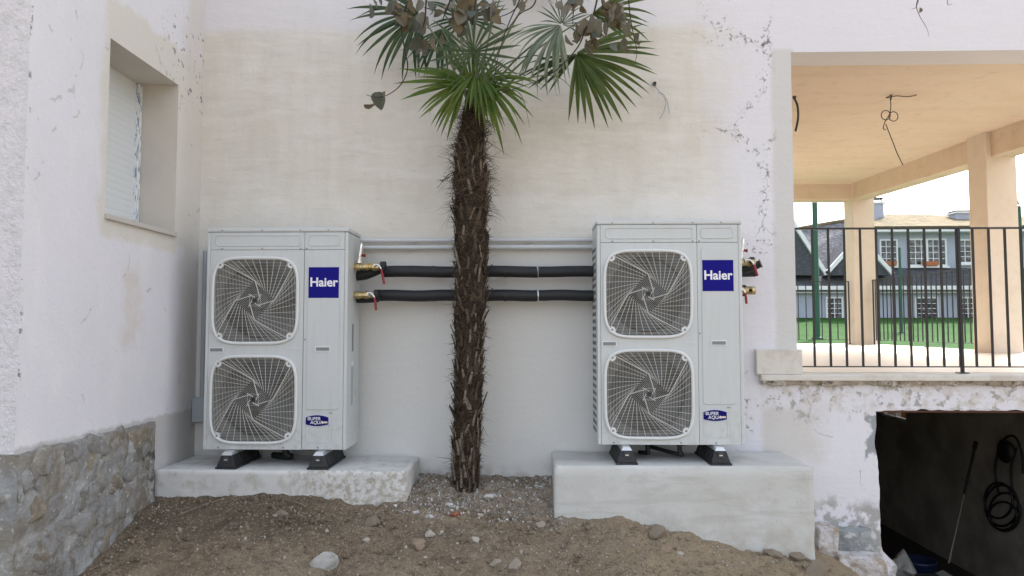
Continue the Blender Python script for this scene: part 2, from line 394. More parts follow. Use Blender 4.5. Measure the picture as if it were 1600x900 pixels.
m_conduit = mat('conduit', (0.56, 0.59, 0.62), 0.4)
m_trunking = mat('grey_box_plastic', (0.36, 0.40, 0.43), 0.5)
# terrace
m_ceil = mat('terrace_paint', (0.66, 0.55, 0.455), 0.9, layers=[dict(c=(0.59, 0.475, 0.375), s=2.5, lo=0.45, hi=0.68, f=0.6, st=(0.5, 1.5, 1)), dict(c=(0.50, 0.40, 0.31), s=7, lo=0.55, hi=0.72, f=0.5)], bumps=[(12, 0.4, 0.012, 6)], spec=0.15)
m_colm = mat('column_paint', (0.69, 0.61, 0.525), 0.9, layers=[dict(c=(0.60, 0.52, 0.43), s=6, lo=0.5, hi=0.7, f=0.5)], bumps=[(14, 0.3, 0.008, 5)], spec=0.15)
m_tfloor = mat('terrace_floor', (0.66, 0.59, 0.51), 0.55, layers=[dict(c=(0.62, 0.52, 0.41), s=3, lo=0.45, hi=0.65, f=0.6)], bumps=[(40, 0.1, 0.002, 3)])
m_ledge = mat('ledge_stone', (0.66, 0.63, 0.58), 0.8, layers=[dict(c=(0.48, 0.43, 0.36), s=7, lo=0.48, hi=0.65, f=0.6)], bumps=[(30, 0.4, 0.008, 5)])
m_ledgeb = mat('ledge_broken', (0.36, 0.31, 0.25), 0.95, layers=[dict(c=(0.55, 0.53, 0.49), s=14, lo=0.48, hi=0.6), dict(c=(0.13, 0.11, 0.09), s=20, lo=0.54, hi=0.64)], bumps=[(30, 0.8, 0.015, 6)], spec=0.2)
m_iron = mat('black_iron', (0.013, 0.013, 0.014), 0.45)
m_cable = mat('black_cable', (0.02, 0.016, 0.012), 0.5)
m_wirec = mat('grey_wire', (0.30, 0.33, 0.36), 0.5)
# basement
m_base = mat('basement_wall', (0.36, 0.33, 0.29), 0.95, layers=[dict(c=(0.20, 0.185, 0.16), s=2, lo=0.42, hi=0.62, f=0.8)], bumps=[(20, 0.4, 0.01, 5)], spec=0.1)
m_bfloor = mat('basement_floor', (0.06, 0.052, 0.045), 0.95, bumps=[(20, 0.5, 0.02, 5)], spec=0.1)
m_terra = mat('terracotta', (0.42, 0.16, 0.07), 0.85, bumps=[(40, 0.4, 0.005, 5)], spec=0.2)
m_bucket = mat('blue_plastic', (0.008, 0.018, 0.06), 0.4)
m_bag = mat('plastic_bag', (0.42, 0.42, 0.40), 0.5, bumps=[(14, 0.8, 0.03, 4)])
m_pole = mat('pole_metal', (0.20, 0.19, 0.17), 0.4, 0.4)
m_hose = mat('black_hose', (0.006, 0.006, 0.007), 0.6)
# plants
m_bark = mat('palm_bark', (0.040, 0.030, 0.022), 0.98, layers=[dict(c=(0.10, 0.075, 0.052), s=18, lo=0.48, hi=0.64, st=(1, 1, 0.35)), dict(c=(0.02, 0.014, 0.01), s=26, lo=0.5, hi=0.65, f=0.8)], bumps=[(28, 0.9, 0.03, 6, (1, 1, 0.3))], spec=0.1)
FIB = [mat('palm_fibre_%d' % k, c, 0.95, spec=0.1) for k, c in enumerate([(0.058, 0.042, 0.030), (0.115, 0.085, 0.062), (0.034, 0.025, 0.019)])]
STUB = [mat('leaf_base_%d' % k, c, 0.9, layers=[dict(c=tuple(x * 0.5 for x in c), s=30, lo=0.45, hi=0.6, st=(1, 1, 0.3))], spec=0.15) for k, c in enumerate([(0.115, 0.090, 0.068), (0.25, 0.21, 0.165), (0.07, 0.053, 0.04)])]
def leafmat(name, c, c2, rough=0.45):
    m = mat(name, c, rough, layers=[dict(c=c2, s=9, lo=0.42, hi=0.64, f=0.8)], spec=0.4)
    b = m.node_tree.nodes['Principled BSDF']
    nt = m.node_tree
    tr = nt.nodes.new('ShaderNodeBsdfTranslucent'); mx = nt.nodes.new('ShaderNodeMixShader'); mx.inputs[0].default_value = 0.35
    src = b.inputs['Base Color'].links[0].from_socket
    nt.links.new(src, tr.inputs[0]); nt.links.new(b.outputs[0], mx.inputs[1]); nt.links.new(tr.outputs[0], mx.inputs[2])
    nt.links.new(mx.outputs[0], nt.nodes['Material Output'].inputs[0])
    return m
FR = [leafmat('frond_dark', (0.045, 0.085, 0.035), (0.075, 0.115, 0.045)),
      leafmat('frond_mid', (0.085, 0.16, 0.025), (0.16, 0.215, 0.045)),
      leafmat('frond_pale', (0.22, 0.28, 0.19), (0.33, 0.37, 0.28)),
      leafmat('frond_grey', (0.10, 0.155, 0.085), (0.155, 0.205, 0.125)),
      leafmat('frond_olive', (0.07, 0.11, 0.025), (0.115, 0.155, 0.035))]
m_pet = mat('petiole', (0.12, 0.15, 0.06), 0.5)
DRY = [leafmat('dry_leaf_%d' % k, c, c2, 0.7) for k, (c, c2) in enumerate([((0.13, 0.12, 0.085), (0.20, 0.18, 0.13)), ((0.19, 0.15, 0.085), (0.14, 0.11, 0.06)), ((0.10, 0.115, 0.09), (0.17, 0.18, 0.15)), ((0.24, 0.225, 0.18), (0.17, 0.155, 0.115))])]
m_twig = mat('twig_bark', (0.05, 0.042, 0.04), 0.9, spec=0.15)
# far house and garden
m_lawn = mat('lawn_grass', (0.028, 0.095, 0.018), 0.95, layers=[dict(c=(0.018, 0.065, 0.012), s=0.8, lo=0.4, hi=0.62), dict(c=(0.045, 0.13, 0.028), s=9, lo=0.5, hi=0.7, f=0.7)], bumps=[(14, 0.9, 0.05, 4)], spec=0.1)
m_hwall = mat('far_house_wall', (0.42, 0.46, 0.55), 0.9, layers=[dict(c=(0.37, 0.41, 0.50), s=1, lo=0.4, hi=0.65)], spec=0.2)
m_hslate = mat('far_house_slate', (0.16, 0.165, 0.185), 0.85, layers=[dict(c=(0.29, 0.30, 0.32), s=5, lo=0.5, hi=0.62, f=0.9, st=(1, 1, 3)), dict(c=(0.09, 0.09, 0.105), s=7, lo=0.5, hi=0.62, st=(1, 1, 3))], bumps=[(5, 0.8, 0.05, 4, (1, 1, 4))], spec=0.2)
m_htan = mat('far_house_mossy_roof', (0.20, 0.16, 0.095), 0.95, layers=[dict(c=(0.13, 0.112, 0.075), s=1.6, lo=0.42, hi=0.62), dict(c=(0.25, 0.21, 0.13), s=4, lo=0.54, hi=0.66)], spec=0.1)
m_hskirt = mat('far_house_dark_slate', (0.075, 0.08, 0.095), 0.85, layers=[dict(c=(0.12, 0.125, 0.14), s=5, lo=0.5, hi=0.65, st=(1, 1, 3))], spec=0.2)
m_htrim = mat('far_house_white_trim', (0.76, 0.78, 0.80), 0.7)
m_hglass = mat('far_window_glass', (0.02, 0.025, 0.03), 0.06, layers=[dict(c=(0.14, 0.15, 0.16), s=5, lo=0.48, hi=0.56, d=8)], spec=0.8)
m_green = mat('green_paint', (0.012, 0.085, 0.05), 0.5)

# ================================================================== LARGE STRUCTURE
YW, XL, YF = 5.13, -2.34, 3.325          # facade plane, wing side wall plane, wing front plane
rnd = random.Random(3)

# ---------- ground: one sheet, fine where the photograph looks
GFRONT = [(-9, .47), (-2.5, .465), (-2.0, .468), (-1.75, .473), (-1.55, .465), (-1.3, .44), (-1.15, .42), (-.95, .43), (-.8, .44), (-.5, .42), (0.0, .395), (.14, .366), (.4, .352), (.55, .362), (.63, .345),
          (.72, .30), (.88, .262), (1.1, .21), (1.27, .168), (1.43, .165), (1.58, .12), (1.78, .085), (1.95, .02), (2.2, -.35), (2.6, -1.0), (3.0, -1.2), (9, -1.2)]
def ground_h(x, y):
    g = lerp_table(GFRONT, x)
    if y < 4.58:
        d = 4.58 - y
        fall = 0.27 * d if d < 1.6 else 0.432 + 0.1 * (1 - math.exp(-(d - 1.6)))
        h = g - fall * (1 if x < 1.9 else max(0.0, 1 - (x - 1.9) * 2))
        h = max(h, -1.25)
    else:
        h = g
        if -0.85 < x < 0.3: h = g + (0.485 + 0.02 * noise.noise(Vector((x * 3, 0, 1))) - g) * min(1, (y - 4.58) / 0.24)
    near = math.exp(-((x + 0.2) ** 2) / 14) if y > 0.5 else 0
    h += near * (0.045 * fbm(x, y, 0, 3, 1.6) + 0.024 * fbm(x, y, 3, 3, 6) + 0.014 * fbm(x, y, 5, 3, 20) + 0.012 * max(0, fbm(x, y, 8, 2, 30) - .1))
    if y > 5.2: h = min(h, 0.4 - (y - 5.2) * 14)
    if y > 5.3: h = -1.55
    return h
def axis(a, b, step, lo, hi):
    xs = [a + (b - a) * i / int(round((b - a) / step)) for i in range(int(round((b - a) / step)) + 1)]
    s, x = step, a
    left = []
    while x > lo: s *= 1.6; x -= s; left.append(max(x, lo))
    s, x = step, b; right = []
    while x < hi: s *= 1.6; x += s; right.append(min(x, hi))
    return left[::-1] + xs + right
gx = axis(-2.5, 2.4, 0.0125, -150, 150); gy = axis(3.2, 5.34, 0.0125, -150, 13.0)
mb = MB()
mb.v = [(x, y, ground_h(x, y)) for y in gy for x in gx]
nx = len(gx)
mb.f = [(j * nx + i, j * nx + i + 1, (j + 1) * nx + i + 1, (j + 1) * nx + i) for j in range(len(gy) - 1) for i in range(nx - 1)]
mb.sm = [True] * len(mb.f)
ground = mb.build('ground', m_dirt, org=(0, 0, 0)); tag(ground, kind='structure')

def lawn_h(x, y):
    base = lerp_table([(-50, -1.3), (5, -1.3), (11, -0.9), (14, 0.1), (20, 0.85), (34, 2.0), (60, 2.6), (400, 3.0)], y + max(0, (x - 8)) * 0.05)
    return base
mb = MB()
lx = [-150, -60, -30, -15, -6, 0, 3, 6.15, 8, 10, 12, 15, 18, 22, 28, 40, 70, 150, 300]
ly = [4.0, 6, 8, 10, 11.5, 13.3, 14, 15, 16.5, 18, 20, 23, 26, 30, 34, 40, 50, 70, 120, 300]
mb.v = [(x, y, lawn_h(x, y)) for y in ly for x in lx]; nl = len(lx)
for j in range(len(ly) - 1):
    for i in range(nl - 1):
        if ly[j] < 13.2 and lx[i] < 6.1: continue
        mb.f.append((j * nl + i, j * nl + i + 1, (j + 1) * nl + i + 1, (j + 1) * nl + i)); mb.sm.append(True)
tag(mb.build('lawn', m_lawn, org=(0, 0, 0)), kind='structure')

# ---------- the house: facade, left wing, terrace
house = empty('house', (0, 6, 0), 'pale rendered house with patched walls, shuttered window and a raised covered terrace', 'house')
XO, ZSL, ZL = 1.821, 1.135, 1.5 + 1.936          # terrace opening edge, slab underside, lintel underside
def jag(x, amp, sc=9.0): return amp * fbm(x, 1.7, 4.1, 4, sc)
mb = MB()
mb.box(XL - 0.3, XO, YW, YW + 0.25, -1.5, 7.5)  # unseen top of both boxes raised to keep sun off the foliage
mb.box(XO, 9.0, YW, YW + 0.27, ZL, 7.5)
# lower right: broken edges round the basement opening
zs = [-1.5 + 0.035 * i for i in range(int((0.94 + 1.5) / 0.035) + 1)]; zs[-1] = 0.94
def xedge(z):
    e = 2.345 + 0.012 * (0.94 - z) + jag(z, 0.010, 14)
    if z < 0.02: e += min(0.10, (0.02 - z) * 0.9)
    if z < -0.02: e += jag(z, 0.02, 10)
    if 0.62 < z < 0.86: e -= 0.02 * math.sin((z - 0.62) / 0.24 * math.pi)
    return e
for a, b in zip(zs, zs[1:]):
    ea, eb = xedge(a), xedge(b)
    mb.add([(XO, YW, a), (ea, YW, a), (eb, YW, b), (XO, YW, b)], [(0, 1, 2, 3)])
    mb.add([(ea, YW, a), (ea + 0.02, YW + 0.3, a), (eb + 0.02, YW + 0.3, b), (eb, YW, b)], [(0, 1, 2, 3)])
def zbot(x): return 0.945 + abs(jag(x, 0.022, 8)) * (1.0 if x > 2.42 else 0.4)
xs = [XO] + [2.345 + 0.03 * i for i in range(90)]
for i, (a, b) in enumerate(zip(xs, xs[1:])):
    za, zb = (0.94 if a < 2.4 else zbot(a)), (0.94 if b < 2.4 else zbot(b))
    mb.add([(a, YW, za), (b, YW, zb), (b, YW, ZSL), (a, YW, ZSL)], [(0, 1, 2, 3)])
    if i: mb.add([(a, YW, za), (a, YW + 0.3, za), (b, YW + 0.3, zb), (b, YW, zb)], [(0, 1, 2, 3)])
mb.box(xs[-1], 9.0, YW, YW + 0.3, -1.5, ZSL)
facade = mb.build('facade_wall', m_facade, house)

# wing (left) with the window recess
WY0, WY1, WZ0, WZ1, WD = PX(168.5, 200, XL).y, PX(276, 250, XL).y, 2.115, 3.118, 0.26
mb = MB()
ys = [YF, WY0, WY1, YW + 0.1]; zz = [-1.5, WZ0, WZ1, 5.4]
for j in range(3):
    for k in range(3):
        if j == 1 and k == 1: continue
        mb.add([(XL, ys[j], zz[k]), (XL, ys[j + 1], zz[k]), (XL, ys[j + 1], zz[k + 1]), (XL, ys[j], zz[k + 1])], [(0, 1, 2, 3)])
mb.build('side_wall', m_wing, house)
mb = MB().add([(XL, YF, -1.5), (XL, YF, 5.4), (-12, YF, 5.4), (-12, YF, -1.5)], [(0, 1, 2, 3)])
mb.add([(XL, YF, 5.4), (XL, 9, 5.4), (-12, 9, 5.4), (-12, YF, 5.4)], [(0, 1, 2, 3)])
mb.add([(-12, YF, -1.5), (-12, YF, 5.4), (-12, 9, 5.4), (-12, 9, -1.5)], [(0, 1, 2, 3)])
mb.add([(-12, 9, -1.5), (-12, 9, 5.4), (XL, 9, 5.4), (XL, 9, -1.5)], [(0, 1, 2, 3)])
mb.build('front_wall', m_wing_front, house)
mb = MB()
a, b, c, d = WY0, WY1, WZ0, WZ1; x0, x1 = XL, XL - WD - 0.12
mb.add([(x0, a, d), (x1, a, d), (x1, b, d), (x0, b, d)], [(0, 1, 2, 3)])
mb.add([(x0, b, c), (x0, b, d), (x1, b, d), (x1, b, c)], [(0, 1, 2, 3)])
mb.add([(x0, a, c), (x1, a, c), (x1, a, d), (x0, a, d)], [(0, 1, 2, 3)])
mb.add([(x0, a, c), (x0, b, c), (x1, b, c), (x1, a, c)], [(0, 1, 2, 3)])
mb.add([(x1, a, c), (x1, b, c), (x1, b, d), (x1, a, d)], [(0, 1, 2, 3)])
win = mb.build('window', m_reveal, house)
mb = MB(); xs_ = XL - WD; n = 24; hz = (WZ1 - WZ0) / n
for i in range(n):
    z0 = WZ0 + i * hz; pr = []
    for t in range(6):
        q = t / 5; pr.append((xs_ - 0.001 + 0.0022 * math.sin(math.pi * q) ** 0.5, z0 + hz * q))
    for (xa, za), (xb, zb) in zip(pr, pr[1:]):
        mb.add([(xa, WY0, za), (xa, WY1 - 0.045, za), (xb, WY1 - 0.045, zb), (xb, WY0, zb)], [(0, 1, 2, 3)])
mb.build('shutter', m_shutter, win)
MB().box(xs_ - 0.02, xs_ + 0.022, WY1 - 0.045, WY1 - 0.002, WZ0 + 0.002, WZ1 - 0.002).build('guide_rail', m_rail_w, win, bevel=0.003)
MB().box(XL - WD - 0.05, XL + 0.02, WY0 - 0.01, WY1 - 0.003, WZ0 - 0.012, WZ0 + 0.018).build('sill', m_sill, win, bevel=0.004)

# stone base of the wing
pl = MB()
def grid(fn, nu, nv):
    vs = [fn(u / nu, v / nv) for v in range(nv + 1) for u in range(nu + 1)]
    fs = [(j * (nu + 1) + i, j * (nu + 1) + i + 1, (j + 1) * (nu + 1) + i + 1, (j + 1) * (nu + 1) + i) for j in range(nv) for i in range(nu)]
    pl.add(vs, fs, True)
ZP, YE = 0.932, 4.52
def off(y, z): return 0.032 + 0.017 * fbm(y, z, 2.2, 5, 8)
def topz(y): return ZP + 0.008 * fbm(y, 0.3, 1.1, 3, 14)
def endy(z): return YE + 0.012 * fbm(z, 5.0, 1.0, 3, 9)
grid(lambda u, v: (XL + off(YF - .03 + u * 1.2, v), (YF - 0.03) + u * (endy(v * 1.4) - YF + 0.03), -0.5 + v * (topz(u * 1.2) + 0.5)), 130, 150)
grid(lambda u, v: (-4.0 + u * (4.0 + XL + off(YF - .03, v)), YF - 0.03, -0.5 + v * (ZP + 0.5)), 10, 20)
grid(lambda u, v: (-4.0 + u * (4.0 + XL + 0.03), YF - 0.03 + v * 0.03, ZP), 10, 1)
grid(lambda u, v: (XL + off(YF - .03 + u * 1.2, 1) * (1 - v), (YF - 0.03) + u * (endy(1.4) - YF + 0.03), topz(u * 1.2)), 70, 1)
grid(lambda u, v: (XL + (1 - u) * 0.03, endy(v * 1.4), -0.5 + v * (ZP + 0.5)), 1, 40)
plinth_stone = pl.build('stone_base', m_mortar, house)
def rock_mesh(name, m, seed, sub=2, amp=0.28, flat=(1, 1, 1), angular=False):
    r2 = random.Random(seed); v, f = [], []
    import bmesh
    bm = bmesh.new(); bmesh.ops.create_icosphere(bm, subdivisions=sub, radius=1.0)
    o = Vector((r2.uniform(0, 99), r2.uniform(0, 99), r2.uniform(0, 99)))
    cuts = [(Vector((r2.uniform(-1, 1), r2.uniform(-1, 1), r2.uniform(-1, 1))).normalized(), r2.uniform(0.55, 0.85)) for _ in range(7 if angular else 3)]
    for vv in bm.verts:
        p = vv.co.copy(); k = 1 + amp * noise.noise(p * 1.1 + o) + amp * 0.4 * noise.noise(p * 2.7 + o)
        p = p * k
        for nrm, dd in cuts:
            e = p.dot(nrm) - dd
            if e > 0: p -= nrm * e * 0.9
        vv.co = Vector((p.x * flat[0], p.y * flat[1], p.z * flat[2]))
    me = bpy.data.meshes.new(name); bm.to_mesh(me); bm.free()
    for q in me.polygons: q.use_smooth = not angular
    me.materials.append(m)
    return me
def face_stone(seed, m):
    """an irregular flat-faced stone; face looks along +X, thickness 1 along X, radius about 1 in Y and Z"""
    r2 = random.Random(seed); n = 14; o = r2.uniform(0, 50)
    rad = [1 + .75 * noise.noise(Vector((1.3 * _c(2 * math.pi * k / n), 1.3 * _s(2 * math.pi * k / n), o))) + r2.uniform(-.08, .08) for k in range(n)]
    vs = []
    for (x, q) in ((0, 1.0), (.55, .96), (.9, .82), (1.0, .5)):
        for k in range(n):
            a_ = 2 * math.pi * k / n
            y, z = q * rad[k] * _c(a_), q * rad[k] * _s(a_)
            vs.append((x + (.30 * noise.noise(Vector((y * 1.4, z * 1.4, o))) + r2.uniform(-.06, .06)) * (x > 0), y, z))
    vs.append((1.0 + .2 * noise.noise(Vector((0, 0, o))), 0, 0))
    fs = [(i * n + k, i * n + (k + 1) % n, (i + 1) * n + (k + 1) % n, (i + 1) * n + k) for i in range(3) for k in range(n)]
    fs += [(3 * n + k, 3 * n + (k + 1) % n, 4 * n) for k in range(n)]
    return MB().add(vs, fs, True).mesh('stone', m)
wall_stones = [face_stone(40 + k, STONE[k % 5]) for k in range(15)]
spots = []
z = 0.0
for row in range(7):
    rh = rnd.uniform(.115, .155)
    y = YF + 0.0 + rnd.uniform(-0.05, 0.05)
    while y < YE - 0.05:
        w = rnd.uniform(0.12, 0.30)
        if YF - .02 < y and y + w < YE - 0.005: spots.append((y + w / 2, z + rh / 2 + rnd.uniform(-0.02, 0.02), w, rh))
        y += w + rnd.uniform(.005, .05)
    z += rh
for (y, z, w, rh) in spots:
    h = rh * rnd.uniform(.36, .50)
    if z + h * 1.15 > ZP: z = ZP - h * 1.15
    inst(rnd.choice(wall_stones), 'stone', plinth_stone, (XL + 0.018, y, z), (rnd.uniform(-.3, .3), 0, 0), (rnd.uniform(.014, .030), w * 0.50, h * 1.0))
for i in range(8):
    inst(wall_stones[i], 'stone', plinth_stone, (XL - 0.10 - 0.17 * (i % 2), YF - 0.022, 0.15 + 0.1 * i), (0, 0, R(-90)), (0.02, 0.09, 0.05))

# terrace parts
def zf(y): return 1.192 + 0.0055 * (y - 5.13)
def zc(y): return 1.5 + 2.26 + 0.033 * (y - 5.13)
XC0, XC1 = P(1545, 400, 9.0).x, P(1545, 400, 9.0).x + 0.37
XTR = XC1 + 0.12
mb = MB()
mb.hexa([(1.4, 5.32, 1.02), (XTR, 5.32, 1.02), (XTR, 13.35, 1.02), (1.4, 13.35, 1.02), (1.4, 5.32, zf(5.32)), (XTR, 5.32, zf(5.32)), (XTR, 13.35, zf(13.35)), (1.4, 13.35, zf(13.35))])
mb.build('terrace_floor', m_tfloor, house)
mb = MB(); y0, y1 = 5.405, 13.35
mb.hexa([(1.4, y0, zc(y0)), (XTR, y0, zc(y0)), (XTR, y1, zc(y1)), (1.4, y1, zc(y1)), (1.4, y0, 4.5), (XTR, y0, 4.5), (XTR, y1, 4.5), (1.4, y1, 4.5)])
mb.build('terrace_ceiling', m_ceil, house)
MB().box(1.4, XC1 - 0.01, 12.9, 13.2, 1.5 + 2.245, 4.2).build('beam', m_ceil, house, bevel=0.01)
mb = MB(); xb0, xb1 = XC0 + 0.07, XC1 - 0.02
def zb_(y): return 1.5 + 2.08 + 0.042 * (y - 9.0)
mb.hexa([(xb0, 5.41, zb_(5.41)), (xb1, 5.41, zb_(5.41)), (xb1, 12.89, zb_(12.89)), (xb0, 12.89, zb_(12.89)), (xb0, 5.41, 4.3), (xb1, 5.41, 4.3), (xb1, 12.89, 4.3), (xb0, 12.89, 4.3)])
mb.build('beam', m_ceil, house, bevel=0.01)
MB().box(1.4, 1.79, 5.39, 13.1, 1.1, 4.4).build('terrace_wall', m_ceil, house)
MB().box(XC0, XC1, 9.0, 9.37, 1.15, 4.15).build('column', m_colm, house, bevel=0.012)
xk = P(1335.5, 450, 12.85).x
MB().box(xk, xk + 0.37, 12.85, 13.22, 1.15, 4.2).build('column', m_colm, house, bevel=0.012)
# ledge with a crumbling underside
mb = MB().box(1.555, 9.0, 5.065, 5.318, 1.150, 1.190)
mb.build('ledge', m_ledge, house, bevel=0.006)
mb = MB(); n = 260
for i in range(n):
    xa, xb = 1.57 + i * 0.0125, 1.57 + (i + 1) * 0.0125
    def prof(x):
        f = 0.5 + 0.5 * noise.noise(Vector((x * 4.2, 3, 1)))
        return 0.012 + 0.05 * max(0, f) * (0.6 + 0.6 * abs(noise.noise(Vector((x * 26, 1, 1))))), 5.082 + 0.03 * noise.noise(Vector((x * 9, 2, 2)))
    (da, pa), (db, pb) = prof(xa), prof(xb)
    mb.add([(xa, pa, 1.149), (xb, pb, 1.149), (xb, pb + 0.012, 1.149 - db), (xa, pa + 0.012, 1.149 - da), (xb, 5.14, 1.149 - db - 0.006), (xa, 5.14, 1.149 - da - 0.006)], [(0, 3, 2, 1), (3, 5, 4, 2)])
mb.build('ledge_underside', m_ledgeb, house)
MB().box(P(1182, 560, 5.085).x, P(1254, 560, 5.085).x, 5.085, 5.33, 1.1905, P(1200, 546, 5.085).z).build('pilaster_base', m_ledge, house, bevel=0.006)
# basement room
XB = 4.9
bw0, bw1 = PX(1377, 650, XB), PX(1415, 650, XB)
wy0, wy1, wz0, wz1 = bw1.y, bw0.y, 0.285, 0.56
mb = MB()
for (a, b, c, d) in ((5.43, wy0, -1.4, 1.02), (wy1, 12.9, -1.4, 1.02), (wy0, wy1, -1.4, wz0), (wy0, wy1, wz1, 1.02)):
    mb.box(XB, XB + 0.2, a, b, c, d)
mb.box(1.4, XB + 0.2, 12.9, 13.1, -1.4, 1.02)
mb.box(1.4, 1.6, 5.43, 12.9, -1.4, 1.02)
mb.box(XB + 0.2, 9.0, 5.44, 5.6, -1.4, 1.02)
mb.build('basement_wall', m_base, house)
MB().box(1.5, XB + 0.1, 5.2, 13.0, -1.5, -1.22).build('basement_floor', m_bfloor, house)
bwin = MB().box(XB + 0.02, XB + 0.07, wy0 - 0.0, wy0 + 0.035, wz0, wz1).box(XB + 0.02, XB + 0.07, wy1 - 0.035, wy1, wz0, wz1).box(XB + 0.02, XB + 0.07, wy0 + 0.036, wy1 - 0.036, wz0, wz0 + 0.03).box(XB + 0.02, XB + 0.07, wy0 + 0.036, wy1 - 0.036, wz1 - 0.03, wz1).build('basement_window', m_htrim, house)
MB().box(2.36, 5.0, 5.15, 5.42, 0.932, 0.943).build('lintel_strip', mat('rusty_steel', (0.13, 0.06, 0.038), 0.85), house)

# ---------- low garden wall outside the basement window
gw = empty('garden_wall', (5.7, 11.4, -1.35), 'low garden wall, white and brick red, glimpsed through the small basement window', 'wall')
MB().box(5.62, 5.78, 11.45, 13.2, -1.4, .60).build('wall_body', m_htrim, gw)
MB().box(5.60, 5.80, 9.4, 11.445, -1.4, .60).build('brick_end', m_terra, gw, bevel=.01)

# ---------- concrete plinths
def plinth(name, x0, x1, y0, y1, z0, z1, m, label):
    mb = MB(); nu, nv, nw = 60, 16, 14
    r2 = 0.0035
    def w(p):
        k = Vector(p)
        return (p[0] + r2 * fbm(k.y * 1.0, k.z, k.x * .3, 3, 6), p[1] + r2 * 1.4 * fbm(k.x, k.z, 1, 3, 5), p[2] + r2 * fbm(k.x, k.y, 2, 3, 6))
    def g(fn, a, b):
        vs = [w(fn(i / a, j / b)) for j in range(b + 1) for i in range(a + 1)]
        mb.add(vs, [(j * (a + 1) + i, j * (a + 1) + i + 1, (j + 1) * (a + 1) + i + 1, (j + 1) * (a + 1) + i) for j in range(b) for i in range(a)], True)
    e = 0.008
    X = lambda u: x0 + e + u * (x1 - x0 - 2 * e); Y = lambda v: y0 + e + v * (y1 - y0 - 2 * e); Z = lambda t: z0 + t * (z1 - e - z0)
    g(lambda u, v: (X(u), y0, Z(v)), nu, nv)
    g(lambda u, v: (X(u), Y(v), z1), nu, nw)
    g(lambda u, v: (x1, Y(u), Z(v)), nw, nv)
    g(lambda u, v: (x0, Y(1 - u), Z(v)), nw, nv)
    g(lambda u, v: (X(u), y0 + e * v, z1 - e + e * v), nu, 1)
    g(lambda u, v: (x1 - e * v, Y(u), z1 - e + e * v), nw, 1)
    g(lambda u, v: (x0 + e * v, Y(1 - u), z1 - e + e * v), nw, 1)
    g(lambda u, v: (x1 - e + e * u, y0 + e * u, Z(v)), 1, nv)
    g(lambda u, v: (x0 + e - e * (1 - u), y0 + e * (1 - u), Z(v)), 1, nv)
    o = mb.build(name, m); o.data.materials[0] = m
    import bmesh
    bm = bmesh.new(); bm.from_mesh(o.data); bmesh.ops.remove_doubles(bm, verts=bm.verts, dist=0.0012); bm.to_mesh(o.data); bm.free()
    return tag(o, label, 'plinth')
YP = 4.58
ZPL, ZPR = P(450, 736, YP).z, P(1060, 729, YP).z
plinth('concrete_plinth', XL + 0.004, P(634, 750, YP).x, YP, YW - 0.004, 0.30, ZPL, m_pl_left, 'low white rendered plinth with dirt splashes, under the heat pump nearest the window')
plinth('concrete_plinth', P(866, 760, YP).x, P(1273, 790, YP).x, YP, YW - 0.004, -0.25, ZPR, m_pl_right, 'tall smooth grey rendered plinth under the heat pump next to the terrace')

# ---------- far house behind the terrace
YH = 34.0
def H(u, v, Y=YH): return P(u, v, Y)
fh = empty('far_house', (H(1380, 495).x, YH + 3, 2.0), 'blue-grey house with slate roof and white cornice beyond the lawn', 'building')
def wallq(mb, u0, u1, v0, v1, ya, yb):
    a, b = H(u0, v1, ya), H(u1, v0, ya); mb.box(a.x, b.x, ya, yb, a.z, b.z); return mb
wallq(MB(), 1150, 1720, 452, 540, YH, YH + 8).build('ground_floor_wall', m_hwall, fh)
wallq(MB(), 1362, 1720, 352, 440, YH + 0.9, YH + 8).build('upper_wall', m_hwall, fh)
def slope(mb, p):      # slab from four corner points with thickness
    p = [Vector(q) for q in p]; nrm = (p[1] - p[0]).cross(p[3] - p[0]).normalized() * 0.12
    return mb.hexa([q - nrm for q in p] + list(p))
slope(MB(), [H(1150, 449, YH - .4), H(1720, 449, YH - .4), H(1720, 419, YH + .88), H(1150, 419, YH + .88)]).build('skirt_roof', m_hskirt, fh)
wallq(MB(), 1150, 1720, 446, 453, YH - .55, YH - .42).build('gutter', m_htrim, fh)
wallq(MB(), 1150, 1720, 455.5, 458, YH - .3, YH - .05).build('fascia', m_htrim, fh)
wallq(MB(), 1356, 1720, 353, 362, YH + .3, YH + .9).build('cornice', m_htrim, fh)
slope(MB(), [H(1352, 353.5, YH + .25), H(1720, 351, YH + .25), H(1720, 341, YH + 5), H(1385, 334, YH + 5)]).build('mossy_roof', m_htan, fh)
slope(MB(), [H(1200, 432, YH + .9), H(1352, 432, YH + .9), H(1352, 340, YH + 4), H(1200, 366, YH + 4)]).build('slate_roof', m_hslate, fh)
MB().tube([H(1200, 365.5, YH + 4), H(1352, 339.5, YH + 4)], 0.12, 6).build('ridge_cap', m_htan, fh)
for (ua, ub, uc, va) in ((1166, 1227, 1288, 335), (1292, 1342, 1392, 375)):
    a, b, c = H(ua, 430, YH - .3), H(uc, 430, YH - .3), H(ub, va, YH - .3)
    g = MB().prism([(a.x, a.z), (b.x, b.z), (c.x, c.z)], YH - .28, YH + 3).build('gable', m_hskirt, fh)
    for p, q in ((a, c), (c, b)):
        d = (q - p).normalized(); nn = Vector((-d.z, 0, d.x)) * 0.17
        vs = [p, q, q - nn if False else q + nn * -1, p - nn]
        pts = [(v.x, v.z) for v in (p, q, q + nn, p + nn)]
        if nn.z < 0: pts = [(v.x, v.z) for v in (p + nn, q + nn, q, p)]
        MB().prism(pts, YH - .42, YH - .27).build('bargeboard', m_htrim, g)
